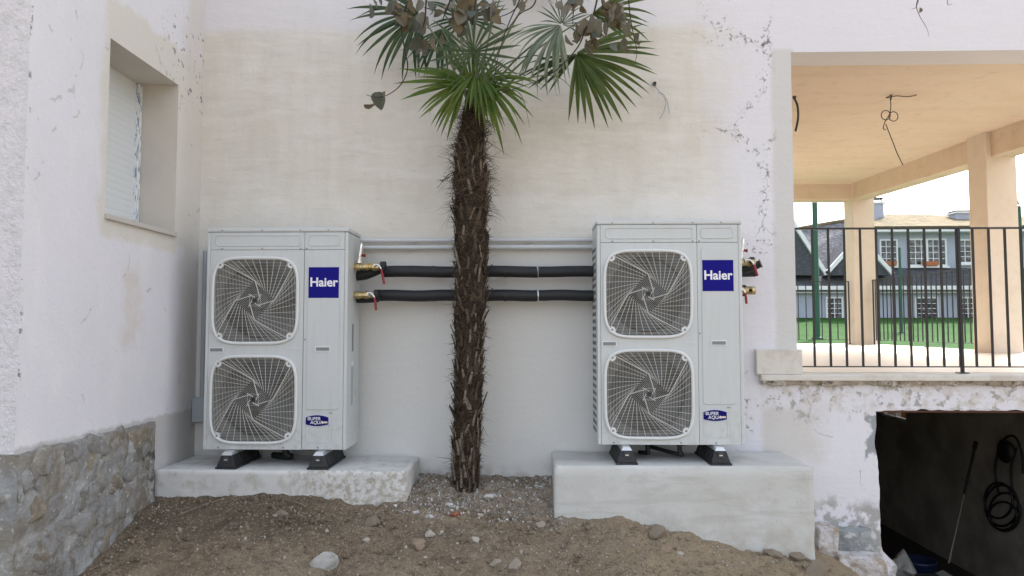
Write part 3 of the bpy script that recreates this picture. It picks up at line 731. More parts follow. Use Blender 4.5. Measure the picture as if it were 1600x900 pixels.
def far_window(u0, u1, v0, v1, ya, nc, nr, panes_dark=True, boxed=False):
    a, b = H(u0, v1, ya), H(u1, v0, ya); w = MB(); t = 0.07
    w.box(a.x, b.x, ya - .10, ya - .002, a.z, a.z + t).box(a.x, b.x, ya - .10, ya - .002, b.z - t, b.z)
    w.box(a.x, a.x + t, ya - .10, ya - .002, a.z + t + .002, b.z - t - .002).box(b.x - t, b.x, ya - .10, ya - .002, a.z + t + .002, b.z - t - .002)
    o = w.build('window', m_htrim, fh)
    x0, x1, z0, z1 = a.x + t, b.x - t, a.z + t, b.z - t
    MB().box(x0, x1, ya - .05, ya - .003, z0, z1).build('pane', m_hglass, o)
    mu = MB()
    for i in range(1, nc): x = x0 + (x1 - x0) * i / nc; q = 0.045 if (nc == 6 and i == 3) else 0.016; mu.box(x - q, x + q, ya - .085, ya - .051, z0, z1)
    for i in range(1, nr): z = z0 + (z1 - z0) * i / nr; mu.box(x0, x1, ya - .082, ya - .052, z - .014, z + .014)
    mu.build('glazing_bars', m_htrim, o)
    MB().box(a.x - .05, b.x + .05, ya - .2, ya - .003, a.z - .09, a.z - .002).build('sill', m_htrim, o)
    if boxed:
        c = (a.x + b.x) / 2 + boxed[0]
        MB().prism([(c - boxed[1] * .85, a.z + .005), (c + boxed[1] * .85, a.z + .005), (c + boxed[1], a.z + .2), (c - boxed[1], a.z + .2)], ya - .32, ya - .13).build('flower_box', m_terra, o)
YU = YH + 0.9
far_window(1374, 1401, 374, 416, YU, 3, 4, boxed=(0, 0.26))
far_window(1418, 1477, 373, 416, YU, 6, 4, boxed=(0.05, 0.36))
far_window(1495, 1527, 374, 412, YU, 3, 4)
far_window(1540, 1570, 374, 412, YU, 3, 4)
far_window(1429, 1464, 464, 500, YH, 4, 4)
far_window(1500, 1522, 464, 500, YH, 2, 4)
far_window(1290, 1316, 464, 500, YH, 2, 4)
for (u0, u1, v0, v1, vb) in ((1364, 1381, 318, 346, 310), (1495, 1516, 333, 345, 330)):
    yc = YH + 3.4; a, b = H(u0, v1 + 5, yc), H(u1, v0, yc)
    ch = MB().box(a.x, b.x, yc, yc + .7, a.z, b.z).build('chimney', m_hwall, fh)
    MB().box(a.x - .08, b.x + .08, yc - .08, yc + .78, b.z + .001, b.z + .08).build('chimney_slab', m_htrim, ch)
    tp = H(u0, vb, yc).z
    cm = MB()
    for x in (a.x + .04, b.x - .1): cm.box(x, x + .06, yc + .1, yc + .16, b.z + .08, tp)
    cm.box(a.x - .05, b.x + .05, yc, yc + .7, tp, tp + .06); cm.build('chimney_cap', m_iron, ch)
# green mesh fence posts
def post(u, v0, Y, r, label, lamp=False):
    b = P(u, 500, Y); z0 = lawn_h(b.x, Y) - .1; z1 = P(u, v0, Y).z
    o = empty('lamp_post' if lamp else 'fence_post', (b.x, Y, z0 + .1), label, 'lamp post' if lamp else 'fence post')
    MB().tube([(b.x, Y, z0), (b.x, Y, z1)], r, 10).build('post', m_green, o)
    MB().lathe([(0, r * 2.2), (.05, r * 2.2), (.06, r)], (b.x, Y, z0 + .1), (0, 0, 1), 10).build('base_plate', m_green, o)
    if lamp:
        MB().tube([(b.x, Y, z1 - .1), (b.x - .25, Y, z1 + .05)], .03, 6).build('arm', m_green, o)
        MB().prism([(b.x - .55, z1 - .02), (b.x - .05, z1 + .03), (b.x - .12, z1 + .22), (b.x - .42, z1 + .2)], Y - .15, Y + .15).build('lamp_head', m_cable, o)
    else:
        MB().lathe([(0, r * 1.2), (.03, r * 1.2), (.06, r * .5)], (b.x, Y, z1), (0, 0, 1), 10).build('post_cap', m_green, o)
post(1277, 290, 24, 0.085, 'tall thick dark green post rising out of view behind the terrace')
post(1408.5, 389, 26, 0.045, 'short thin dark green post in front of the far house windows')
post(1598, 322, 24, 0.075, 'dark green lamp post at the right edge of the picture', True)

# ================================================================== OBJECTS
# ---------- railings
def railing(name, p0, p1, z0, z1, step, label, bw=0.006, first=0.0, post_at=(), ends=(False, False), foot=0.0):
    p0, p1 = Vector(p0), Vector(p1); d = p1 - p0; Ln = d.length; d.normalize(); n = Vector((-d.y, d.x, 0))
    o = empty(name, (p0 + p1) / 2, label, 'railing')
    def rail(za, zb, h, w):
        a, b = p0 + Vector((0, 0, 0)), p1
        vs = [a - n * w, b - n * w, b + n * w, a + n * w]
        return MB().hexa([(v.x, v.y, (za if i in (0, 3) else zb) - h) for i, v in enumerate(vs)] + [(v.x, v.y, (za if i in (0, 3) else zb) + h) for i, v in enumerate(vs)])
    (z0a, z0b), (z1a, z1b) = z0, z1
    rail(z1a, z1b, 0.006, 0.014).build('top_rail', m_iron, o)
    rail(z0a, z0b, 0.004, 0.012).build('bottom_rail', m_iron, o)
    base = None; k = 0; s = first
    ang = math.atan2(d.y, d.x)
    h0 = (z1a - z0a) - 0.012
    bm_ = MB().box(-bw, bw, -bw, bw, 0, 1).mesh('bar', m_iron)
    while s <= Ln + 1e-6:
        t = s / Ln; pp = p0 + d * s
        za = z0a + (z0b - z0a) * t + .0045; zb = z1a + (z1b - z1a) * t - .0065
        inst(bm_, 'bar', o, (pp.x, pp.y, za), (0, 0, ang), (1, 1, zb - za)); s += step
    for s in post_at:
        pp = p0 + d * s; t = s / Ln; za = z0a + (z0b - z0a) * t - foot; zb = z1a + (z1b - z1a) * t + 0.007
        MB().box(pp.x - .0095, pp.x + .0095, pp.y - .010, pp.y + .010, za, zb).box(pp.x - .035, pp.x + .035, pp.y - .025, pp.y + .025, za - .001, za + .006).build('post', m_iron, o)
    return o
YR = 5.24
rA = P(1246, 573, YR); rB = Vector((6.0, YR, 0))
zt, zb0 = P(1400, 357, YR).z, P(1400, 573, YR).z
b0 = P(1271, 470, YR).x; st = 24.55 * YR / F_PX
railing('terrace_railing', (rA.x, YR, 1.0), (6.2, YR, 1.0), (zb0, zb0), (zt, zt), st, 'black iron railing with thin upright bars along the front edge of the terrace', 0.0065, b0 - rA.x, post_at=(b0 - rA.x + 9.0 * st + .012,), foot=zb0 - zf(YR) - 0.001)
zr0, zr1 = P(1290, 531, 13.0).z, P(1290, 440, 13.0).z
xr0, xr1 = 1.9, P(1327, 480, 13.0).x
railing('terrace_railing', (xr0, 13.0, 1.2), (xr1, 13.0, 1.2), (zr0, zr0), (zr1, zr1), 0.135, 'black iron railing across the far end of the terrace, left of the far column', 0.007, 0.05, post_at=(xr1 - xr0 - .005,), foot=zr0 - zf(13.0) - .001)
xs0 = P(1364, 480, 12.8).x
railing('terrace_railing', (xs0, 12.8, 1.2), (xs0, 9.42, 1.2), (zr0, zr0 + 0.0), (zr1 + .01, zr1 - .03), 0.135, 'black iron railing between the two terrace columns', 0.007, 0.10, post_at=(0.02, 1.7), foot=zr0 - zf(13.0) + .004)

# ---------- heat pump outdoor units
def text_mesh(body, size, mat_, name, bold=0.0, shear=0.0):
    cu = bpy.data.curves.new(name, 'FONT'); cu.body = body; cu.size = size; cu.extrude = 0.0006; cu.offset = bold; cu.shear = shear
    cu.align_x = 'CENTER'; cu.align_y = 'CENTER'; cu.resolution_u = 4
    ob = bpy.data.objects.new(name, cu); COL.objects.link(ob)
    dg = bpy.context.evaluated_depsgraph_get(); dg.update()
    me = bpy.data.meshes.new_from_object(ob.evaluated_get(dg)); me.name = name
    bpy.data.objects.remove(ob); bpy.data.curves.remove(cu)
    me.materials.clear(); me.materials.append(mat_)
    return me
def squircle(h, n=64, e=4.6):
    out = []
    for k in range(n):
        a = 2 * math.pi * (k + 0.5) / n; c, s = _c(a), _s(a)
        r = h / ((abs(c) ** e + abs(s) ** e) ** (1 / e))
        out.append((r * c, r * s))
    return out
UW, UH, UD = 0.918, 1.42, 0.34
GH = 0.268
def make_unit(loc, label):
    u = empty('heat_pump', loc, label, 'heat pump', 'two-fan outdoor heat pump units on plinths')
    L0 = Vector(loc)
    class B(MB):
        def build(s, name, m, parent=None, bevel=0, **k):
            s.v = [tuple(Vector(v) + L0) for v in s.v]
            return MB.build(s, name, m, parent or u, bevel, **k)
    hx = UW / 2
    cas = B()
    cas.box(-hx, -hx + .022, .0, UD, .0, 1.392).box(hx - .022, hx, .0, UD, .0, 1.392)
    cas.box(-hx + .0225, hx - .0225, UD - .012, UD, 0, 1.39).box(-hx + .0225, hx - .0225, .012, UD - .0125, 0, .02)
    cas.build('casing', m_unit, u, bevel=.010, seg=3)
    B().box(-hx - .004, hx + .004, -.006, UD + .004, 1.394, UH).build('lid', m_unit, u, bevel=.008, seg=3)
    xsm = .176
    B().box(-hx + .023, xsm - .001, .0015, .02, 1.279, 1.3925).build('top_panel', m_unit, u, bevel=.0025)
    B().box(xsm + .001, hx - .023, .0015, .02, 1.279, 1.3925).build('top_panel', m_unit, u, bevel=.0025)
    B().box(xsm + .001, hx - .0225, .0015, .02, .002, 1.277).build('service_panel', m_unit, u, bevel=.0025)
    B().box(xsm - .004, xsm + .004, .021, UD - .02, .02, 1.38).build('partition', m_core, u)
    B().box(-hx + .023, xsm - .005, UD - .06, UD - .02, .03, 1.30).build('coil', m_coil, u)
    cx = -.137
    # front panel with two squircle openings
    fp = B(); x0, x1 = -hx + .023, xsm - .001; zm = .634
    for (za, zb, cz) in ((.002, zm, .318), (zm, 1.277, .951)):
        sq = squircle(GH + .006); n = len(sq); outer = []
        for (px, pz) in sq:
            k = 1e9
            for lim, comp in ((x1 - cx, px), (x0 - cx, px), (zb - cz, pz), (za - cz, pz)):
                if abs(comp) > 1e-9 and lim / comp > 0: k = min(k, lim / comp)
            outer.append((cx + px * k, cz + pz * k))
        for (X, Z) in ((x1, zb), (x0, zb), (x0, za), (x1, za)):
            i = min(range(n), key=lambda i: (outer[i][0] - X) ** 2 + (outer[i][1] - Z) ** 2); outer[i] = (X, Z)
        vs = [(cx + a, .0015, cz + b) for a, b in sq] + [(a, .0015, b) for a, b in outer] + [(cx + a, .03, cz + b) for a, b in sq]
        fp.add(vs, [(i, n + i, n + (i + 1) % n, (i + 1) % n) for i in range(n)] + [(i, (i + 1) % n, 2 * n + (i + 1) % n, 2 * n + i) for i in range(n)])
    fp.build('fan_panel', m_unit, u)
    for cz in (.318, .951):
        # shroud plate with a round hole, then fan
        sq = squircle(GH + .02); n = len(sq); sh = B()
        vs = [(cx + .245 * _c(2 * math.pi * (k + .5) / n), .034, cz + .245 * _s(2 * math.pi * (k + .5) / n)) for k in range(n)]
        vs += [(cx + a, .034, cz + b) for a, b in sq] + [(x, .09, z) for x, y, z in vs]
        sh.add(vs, [(i, n + i, n + (i + 1) % n, (i + 1) % n) for i in range(n)] + [(i, (i + 1) % n, 2 * n + (i + 1) % n, 2 * n + i) for i in range(n)], True)
        sh.build('shroud', m_shroud, u)
        fan = B().lathe([(0, .055), (.01, .06), (.07, .06)], (cx, .075, cz), (0, 1, 0), 16).build('fan', m_blade, u)
        a0 = 0.5 if cz > .6 else 1.2
        for b in range(3):
            bl = B(); vs = []; nr_, na = 6, 7
            for i in range(nr_ + 1):
                r = .055 + i / nr_ * .18
                for j in range(na + 1):
                    q = j / na; a = a0 + b * 2 * math.pi / 3 + (q - .5) * 1.25 + .35 * i / nr_
                    vs.append((cx + r * _c(a), .085 + .06 * q - .01 * i / nr_, cz + r * _s(a)))
            bl.add(vs, [(i * (na + 1) + j, i * (na + 1) + j + 1, (i + 1) * (na + 1) + j + 1, (i + 1) * (na + 1) + j) for i in range(nr_) for j in range(na)], True)
            bl.build('blade', m_blade, fan)
        # guard: rim, wires, corner bosses
        ring = squircle(GH + .007, 72)
        g = B().tube([(cx + a, -.006, cz + b) for a, b in ring], .0105, 8, closed=True).build('fan_guard', m_guard, u)
        w = B(); wr = .0011
        def inside(p): return (abs(p[0]) ** 4.6 + abs(p[1]) ** 4.6) ** (1 / 4.6) <= GH + .002
        def clip(a, b):
            # clip a segment to the squircle (both ends may be outside)
            a, b = Vector(a), Vector(b); N_ = 40; pts = [a + (b - a) * i / N_ for i in range(N_ + 1)]
            ins = [p for p in pts if inside(p)]
            return (ins[0], ins[-1]) if len(ins) > 1 else None
        def wire(pts, r=wr, dy=0.0):
            w.tube([(cx + p[0], -.010 + dy, cz + p[1]) for p in pts], r, 4, caps=False, smooth=False)
        def level(s, ang, step, outer):
            # one swirl: arms from the corners of a square of half-size s to the vertices of an inner diamond of radius k*s
            rot = Matrix.Rotation(ang, 2); k = .46
            for q in range(4):
                M = rot @ Matrix.Rotation(-q * math.pi / 2, 2)
                arm = bez([(-s, s, 0), (-.42 * s, .70 * s, 0), (0, k * s, 0), (.27 * s, .22 * s, 0), (k * s, 0, 0)], 8)
                armB = [Vector((p.y, -p.x, 0)) for p in arm]
                def X_at(curve, z):
                    for p, r_ in zip(curve, curve[1:]):
                        if (p.y - z) * (r_.y - z) <= 0 and abs(p.y - r_.y) > 1e-9: return p.x + (r_.x - p.x) * (z - p.y) / (r_.y - p.y)
                    return None
                wire([tuple(M @ Vector((p.x, p.y))) for p in arm[:17] if inside(p.xy) or not outer], .0032, -.002)
                z = s - step * .5
                while z > step * .3:
                    xa = X_at(arm, z); xb = X_at(armB, z)
                    if xb is None: xb = s
                    if xa is not None and xb - xa > .006:
                        sg = clip(tuple(M @ Vector((xa, z))), tuple(M @ Vector((xb, z))))
                        if sg: wire(sg)
                    z -= step
                if outer:
                    for i in range(1, 11):
                        t = i / 11
                        pts = [(arm[v] * (1 - t) + armB[v] * t).xy for v in range(17)]
                        a_ = Vector((-s + 2 * s * t, s)); pts[0] = a_; pts[1] = (pts[2] + a_) / 2
                        pts = [tuple(M @ p) for p in pts if inside(p)]
                        if len(pts) > 1: wire(pts, .0016, -.0012)
        level(GH, 0, .0095, True)
        level(GH * .46 * .7071, math.pi / 4, .0095, False)
        level(GH * .46 * .46 * .7071 * 1.0, 0, .010, False)
        wm = w.build('wires', m_wire, g); tag(wm, kind='stuff')
        for sx in (-1, 1):
            for sz in (-1, 1):
                B().lathe([(0, .022), (.016, .022)], (cx + sx * .229, -.012, cz + sz * .229), (0, 1, 0), 12).build('corner_boss', m_guard, g)
        sc_ = B()
        for sx in (-1, 1):
            for sz in (-1, 1):
                sc_.lathe([(0, .006), (.003, .008)], (cx + sx * .229, -.0152, cz + sz * .229), (0, 1, 0), 8)
        sc_.build('screws', m_screw, g)
    def emboss(x0, x1, z0, z1, r, name, rad=.005):
        pts = rrect(x0, x1, z0, z1, r)
        B().tube([(a, .0022, b) for a, b in pts], rad, 6, closed=True).build(name, m_unit, u)
    emboss(-.400, .150, 1.305, 1.372, .018, 'embossed_frame')
    emboss(.205, .405, 1.305, 1.372, .018, 'embossed_frame')
    emboss(.206, .352, .048, .205, .014, 'embossed_frame', .003)
    # big raised service cover
    cov = rrect(.202, .408, .255, 1.245, .016, 5)
    B().prism(cov, -.0035, .0015).build('service_cover', m_unit, u, bevel=.002)
    emboss(.37, .428, .03, .13, .006, 'embossed_frame', .0022)
    B().prism(rrect(.35, .372, .232, .2365, .002, 2), -.0012, .0016).build('catch', m_slotg, u)
    for zz_ in (.165, .195): emboss(.382, .418, zz_, zz_ + .018, .008, 'embossed_frame', .0018)
    for (a, b, z, yy) in ((-.424, -.343, .634, .0006), (.262, .347, .64, -.0042)):
        fr_ = B().prism([(a - .007, z - .017), (b + .007, z - .017), (b + .007, z + .017), (a - .007, z + .017)], yy - .003, yy + .001).build('vent_slot', m_guard, u, bevel=.001)
        B().box(a, b, yy - .0036, yy - .0025, z - .0105, z + .0105).build('slot_opening', m_slotg, fr_)
    sc_ = B()
    for x in (-.36, -.1, .15, .33): sc_.lathe([(0, .0045), (.003, .006)], (x, -.0075, 1.4045), (0, 1, 0), 8)
    for x in (-.36, -.1, .15, .19): sc_.lathe([(0, .0045), (.003, .006)], (x, -.001, 1.286), (0, 1, 0), 8)
    for x in (-.36, .06, .28): sc_.lathe([(0, .0045), (.003, .006)], (x, -.001, .014), (0, 1, 0), 8)
    sc_.lathe([(0, .0045), (.003, .006)], (.187, -.001, .70), (0, 1, 0), 8)
    sc_.build('screws', m_screw, u)
    # embossed badge on the fan panel
    B().prism(rrect(.09, .165, .628, .648, .004, 2), .0002, .0016).build('small_badge', m_unit, u, bevel=.001)
    # labels
    lab = B().box(.207, .403, -.0046, -.0036, .967, 1.165).build('label', m_blue, u)
    inst(text_mesh('Haier', .080, m_white, 'lettering', .0020), 'lettering', lab, L0 + Vector((.305, -.0052, 1.066)), (R(90), 0, 0), (1, 1, 1))
    ov = []
    for k in range(25): t = k / 24 * 2 - 1; ov.append((.2745 + t * .073, .154 - .0 - .011 * (1 - t * t) + .008))
    for k in range(25): t = 1 - k / 24 * 2; ov.append((.2745 + t * .073, .214 + .014 * (1 - t * t) - .008))
    big = [(.2745 + (a - .2745) * 1.055, .186 + (b - .186) * 1.11) for a, b in ov]
    lb = B().prism(big, -.0020, -.0012).build('oval_label', m_lborder, u)
    B().prism(ov, -.0028, -.0021).build('oval_field', m_navy, lb)
    inst(text_mesh('SUPER', .029, m_white, 'lettering', .0003, .12), 'lettering', lb, L0 + Vector((.256, -.0034, .197)), (R(90), 0, 0))
    inst(text_mesh('AQUA', .029, m_white, 'lettering', .0003, .12), 'lettering', lb, L0 + Vector((.272, -.0034, .173)), (R(90), 0, 0))
    B().prism(rrect(.305, .342, .1695, .181, .003, 2), -.0034, -.0029).build('gold_strip', m_gold, lb)
    B().lathe([(0, .010), (.0006, .010)], (.219, -.0034, .199), (0, 1, 0), 12).build('oval_emblem', m_slotg, lb)
    # side louvres: left a perforated coil guard, right printed stickers and vents
    sl = B()
    for i in range(26):
        for y in (.10, .17, .24, .30): sl.box(-hx - .0012, -hx + .001, y, y + .035, .06 + i * .047, .085 + i * .047)
    tag(sl.build('side_slots', m_slot, u), kind='stuff')
    B().box(hx - .001, hx + .001, .13, .17, .62, .80).build('side_sticker', m_slotg, u)
    B().box(hx - .001, hx + .001, .12, .17, .27, .52).build('side_sticker', m_trunking, u)
    B().box(hx - .001, hx + .0012, .13, .17, .53, .555).build('side_sticker', m_white, u)
    sl = B()
    for i in range(12): sl.box(hx - .001, hx + .004, .22, .30, .06 + i * .027, .074 + i * .027)
    sl.build('side_louvres', m_unit, u, bevel=.002)
    return u
ZU1, ZU2 = P(430, 703, 4.71).z, P(1050, 695.5, 4.71).z
unit = make_unit((P(430.5, 560, 4.71).x, 4.71, ZU1), 'white heat pump next to the left wall with the shuttered window')
unit2 = copy_tree(unit); unit2['label'] = 'white heat pump next to the terrace, on the taller plinth'
unit2.location = (P(1047.5, 560, 4.71).x, 4.71, ZU2)
def shift(o):
    for ch in o.children: WL[ch] = WL[ch] + dl; shift(ch)
dl = Vector(unit2.location) - WL[unit]; WL[unit2] = Vector(unit2.location); shift(unit2)

# rubber feet under the units
def foot(x, zp, zu, label):
    o = empty('rubber_foot', (x, 4.84, zp), label, 'rubber foot', 'black rubber mounting feet under the heat pumps')
    h = zu - zp; y0, y1 = 4.615, 5.06; ht = h - .022
    mb = MB()
    mb.hexa([(x - .067, y0, zp + .001), (x + .067, y0, zp + .001), (x + .067, y1, zp + .001), (x - .067, y1, zp + .001), (x - .067, y0, zp + .014), (x + .067, y0, zp + .014), (x + .067, y1, zp + .014), (x - .067, y1, zp + .014)])
    mb.build('sole', m_rubber, o, bevel=.003)
    mb = MB().hexa([(x - .060, y0 + .004, zp + .0142), (x + .060, y0 + .004, zp + .0142), (x + .060, y1 - .004, zp + .0142), (x - .060, y1 - .004, zp + .0142), (x - .036, y0 + .016, zp + ht), (x + .036, y0 + .016, zp + ht), (x + .036, y1 - .016, zp + ht), (x - .036, y1 - .016, zp + ht)])
    b = mb.build('body', m_rubber, o, bevel=.004)
    rb = MB()
    for i in range(7):
        y = y0 + .05 + i * .055
        for s in (-1, 1): rb.hexa([(x + s * .052 - .012, y, zp + .02), (x + s * .052 + .012, y, zp + .02), (x + s * .052 + .012, y + .025, zp + .02), (x + s * .052 - .012, y + .025, zp + .02), (x + s * .036 - .008, y, zp + ht - .012), (x + s * .036 + .008, y, zp + ht - .012), (x + s * .036 + .008, y + .025, zp + ht - .012), (x + s * .036 - .008, y + .025, zp + ht - .012)])
    tag(rb.build('ribs', m_rubber, b), kind='stuff')
    MB().box(x - .017, x + .017, y0 + .004, y0 + .0125, zp + ht * .52, zp + ht - .004).build('end_cap', m_core, b, bevel=.002)
    MB().box(x - .010, x + .010, y0 + .001, y0 + .0038, zp + ht * .66, zp + ht * .74).build('end_clip', m_alu, b)
    MB().hexa([(x - .034, y0 + .012, zp + ht), (x + .034, y0 + .012, zp + ht), (x + .034, y1 - .02, zp + ht), (x - .034, y1 - .02, zp + ht), (x - .022, y0 + .03, zu - .001), (x + .022, y0 + .03, zu - .001), (x + .022, y1 - .02, zu - .001), (x - .022, y1 - .02, zu - .001)]).build('channel', m_alu, o, bevel=.002)
foot(P(352, 730, 4.615).x, ZPL, ZU1, 'black rubber foot at the wall-side corner of the heat pump by the window')
foot(P(496, 730, 4.615).x, ZPL, ZU1, 'black rubber foot under the brand-label side of the heat pump by the window')
foot(P(980, 725, 4.615).x, ZPR, ZU2, 'black rubber foot under the fan side of the heat pump by the terrace')
foot(P(1127, 725, 4.615).x, ZPR, ZU2, 'black rubber foot nearest the terrace under the heat pump')
def drain(pts, label, r=.014):
    o = empty('drain_pipe', pts[-1], label, 'drain pipe')
    MB().tube(bez(pts, 6), r, 10).build('pipe', m_rubber, o)
    MB().tube([pts[0], Vector(pts[0]) + Vector((0, 0, -.025))], r * 1.4, 10).build('collar', m_rubber, o)
x = P(447, 715, 4.9).x
drain([(x, 4.9, ZU1), (x, 4.9, ZPL + .05), (x + .02, 4.92, ZPL + .03), (x - .12, 5.0, ZPL + .025)], 'short black drain stub under the heat pump by the window', .022)
x = P(1012, 705, 4.9).x
drain([(x, 4.9, ZU2), (x, 4.9, ZPR + .06), (x, 4.9, ZPR + .03), (x - .05, 4.95, ZPR + .025)], 'short straight black drain stub under the heat pump by the terrace')
x = P(1062, 705, 4.85).x
drain([(x, 4.85, ZU2), (x, 4.85, ZPR + .05), (x, 4.85, ZPR + .028), (x - .16, 5.02, ZPR + .05)], 'black drain elbow pointing sideways under the heat pump by the terrace')

# ---------- pipes on the wall
for v, d, lab in ((375.5, 5.085, 'upper thin pale conduit clipped to the wall between the heat pumps'), (386.5, 5.085, 'lower thin pale conduit clipped to the wall between the heat pumps')):
    x0, x1 = P(548, v, d).x, P(945, v, d).x; z = P(740, v, d).z
    o = empty('conduit', ((x0 + x1) / 2, d, z), lab, 'conduit')
    MB().tube([(x0, d, z), (x1, d, z)], .016 if v > 380 else .014, 12).build('tube', m_conduit, o)
    for uu in (644, 830):
        xx = P(uu, v, d).x
        MB().lathe([(-.012, .0185), (.012, .0185)], (xx, d, z), (1, 0, 0), 12).box(xx - .006, xx + .006, d, YW - .001, z - .008, z + .008).build('clip', m_conduit, o)
def ins_pipe(v0, v1, ua, ub, d, lab):
    a, b = P(ua, v0, d), P(ub, v1, d)
    o = empty('insulated_pipe', (a + b) / 2, lab, 'pipe')
    n = 24; pts = [a + (b - a) * i / n + Vector((0, 0, .003 * math.sin(i * 1.1))) for i in range(n + 1)]
    j = P(840, 0, d).x
    A = [p for p in pts if p.x < j - .01] + [Vector((j - .004, d, a.z + (b.z - a.z) * .75))]; Bp = [Vector((j + .004, d, a.z + (b.z - a.z) * .75))] + [p for p in pts if p.x > j + .01]
    MB().tube(A, .039, 16).build('foam_sleeve', m_foam, o); MB().tube(Bp, .0375, 16).build('foam_sleeve', m_foam, o)
    MB().lathe([(-.003, .0405), (.003, .0405)], (j, d, A[-1].z), (1, 0, 0), 16).build('joint_band', m_slotg if v0 < 440 else m_alu, o)
    for uu in (680, 790):
        xx = P(uu, 0, d).x; zc_ = a.z + (b.z - a.z) * (uu - ua) / (ub - ua)
        MB().lathe([(-.01, .0395), (.01, .0395)], (xx, d, zc_), (1, 0, 0), 16).box(xx - .008, xx + .008, d + .02, YW - .001, zc_ - .01, zc_ + .01).build('wall_clip', m_cable, o)
    return o
ins_pipe(424.5, 424.5, 597, 1180, 4.99, 'upper black foam-insulated pipe running behind the palm trunk')
ins_pipe(462, 461.5, 586, 960, 4.99, 'lower black foam-insulated pipe running behind the palm trunk')
# sagging sleeve behind valve 1 (lagging round the valve)
def valve(u, v, d, L_, lab, gauge, down=(.02, 0, -.10), sleeve=True):
    p = P(u, v, d)
    o = empty('ball_valve', p, lab, 'valve', 'brass valves with red handles on the pipe ends')
    pr = [(0, .022), (.03, .022), (.031, .026), (.055, .026), (.056, .021), (.085, .021), (.088, .027), (.112, .027), (.114, .02), (.13, .02), (.135, .027), (L_ - .03, .027), (L_ - .028, .022), (L_, .022)]
    MB().lathe(pr, p, (1, 0, 0), 12, smooth=False).build('body', m_brass, o)
    q = p + Vector((L_ - .04, -.02, 0))
    MB().lathe([(0, .02), (.02, .015), (.03, .008), (.04, .008)], p + Vector((L_ - .05, 0, 0)), (0, -1, .25), 10).build('stem', m_chrome, o)
    s0 = p + Vector((L_ - .05, -.042, .012)); e1 = s0 + Vector((.045, -.006, -.03)); e2 = e1 + Vector(down)
    MB().tube(bez([s0, s0 + Vector((.025, -.004, -.003)), e1], 5), .006, 6).build('lever', m_chrome, o)
    MB().tube([e1, e1 + (e2 - e1) * .5, e2], [.007, .0085, .008], 8).build('grip', m_red, o)
    MB().lathe([(L_ * .9, .037), (L_ + .012, .037)], p + Vector((0, .012, 0)), (1, 0, 0), 16).build('sleeve_end', m_foam, o)
    if gauge:
        g0 = p + Vector((.045, 0, .024))
        g = MB().lathe([(0, .020), (.02, .020), (.022, .012), (.045, .012), (.047, .017), (.07, .017), (.072, .012), (.10, .012), (.13, .010), (.132, .004), (.14, .004)], g0, (.12, 0, 1), 10, smooth=False).build('air_vent', m_chrome, o)
        MB().lathe([(0, .008), (.025, .008), (.026, .012), (.034, .012)], g0 + Vector((.01, 0, .055)), (1, -.3, -.1), 8).build('vent_tap', m_red, g)
    return o
xr_ = WL[unit].x + UW / 2; xr2 = WL[unit2].x + UW / 2
def px_of(X, Y, v): return X / Y * F_PX + 830
valve(px_of(xr_ - .004, 4.88, 0) - 0, 417, 4.88, .21, 'upper brass valve with air vent on the heat pump by the window', True)
valve(px_of(xr_ - .004, 4.88, 0) - 0, 461, 4.88, .165, 'lower brass valve on the heat pump by the window', False, (.012, 0, -.085))
valve(px_of(xr2 - .004, 4.86, 0) - 0, 410, 4.86, .12, 'upper brass valve with air vent on the heat pump by the terrace', True, (.022, 0, -.075))
valve(px_of(xr2 - .004, 4.86, 0) - 0, 454, 4.86, .065, 'lower brass valve on the heat pump by the terrace', False, (.006, 0, -.07))
# black lagging behind the valves
def lag(pts, r, lab):
    o = empty('pipe_lagging', pts[0], lab, 'pipe'); MB().tube(bez(pts, 6), r, 14).build('sleeve', m_foam, o)
    MB().lathe([(0, .03), (.004, .03)], pts[0], Vector(pts[0]) - Vector(pts[1]), 12).build('sleeve_mouth', m_cable, o)
lag([P(592, 420, 4.93), P(570, 429, 4.95), P(548, 431, 4.98)], .036, 'sagging black foam sleeve behind the upper valve of the heat pump by the window')
lag([P(590, 465, 4.93), P(570, 466, 4.95), P(548, 466, 4.98)], .033, 'black foam sleeve behind the lower valve of the heat pump by the window')
lag([P(1188, 412, 4.9), P(1172, 418, 4.93), P(1150, 422, 4.99)], [.022] + [.024 + .0012 * i for i in range(12)], 'tapered black foam sleeve on the upper valve of the heat pump by the terrace')

# small wall box with its conduit
a, b = P(299, 660, 5.06), P(323, 622, 5.06)
wb = empty('junction_box', ((a.x + b.x) / 2, 5.1, a.z), 'small grey junction box low on the wall behind the heat pump by the window', 'junction box')
MB().box(a.x, b.x, 5.06, YW - .001, a.z, b.z).build('case', m_trunking, wb, bevel=.004)
MB().box(a.x + .004, b.x - .004, 5.056, 5.0595, a.z + .004, b.z - .004).build('cover', m_trunking, wb, bevel=.002)
xx = P(318, 500, 5.09).x
MB().tube([(xx, 5.095, b.z), (xx, 5.095, P(316, 392, 5.09).z)], .016, 10).build('conduit_riser', m_trunking, wb)

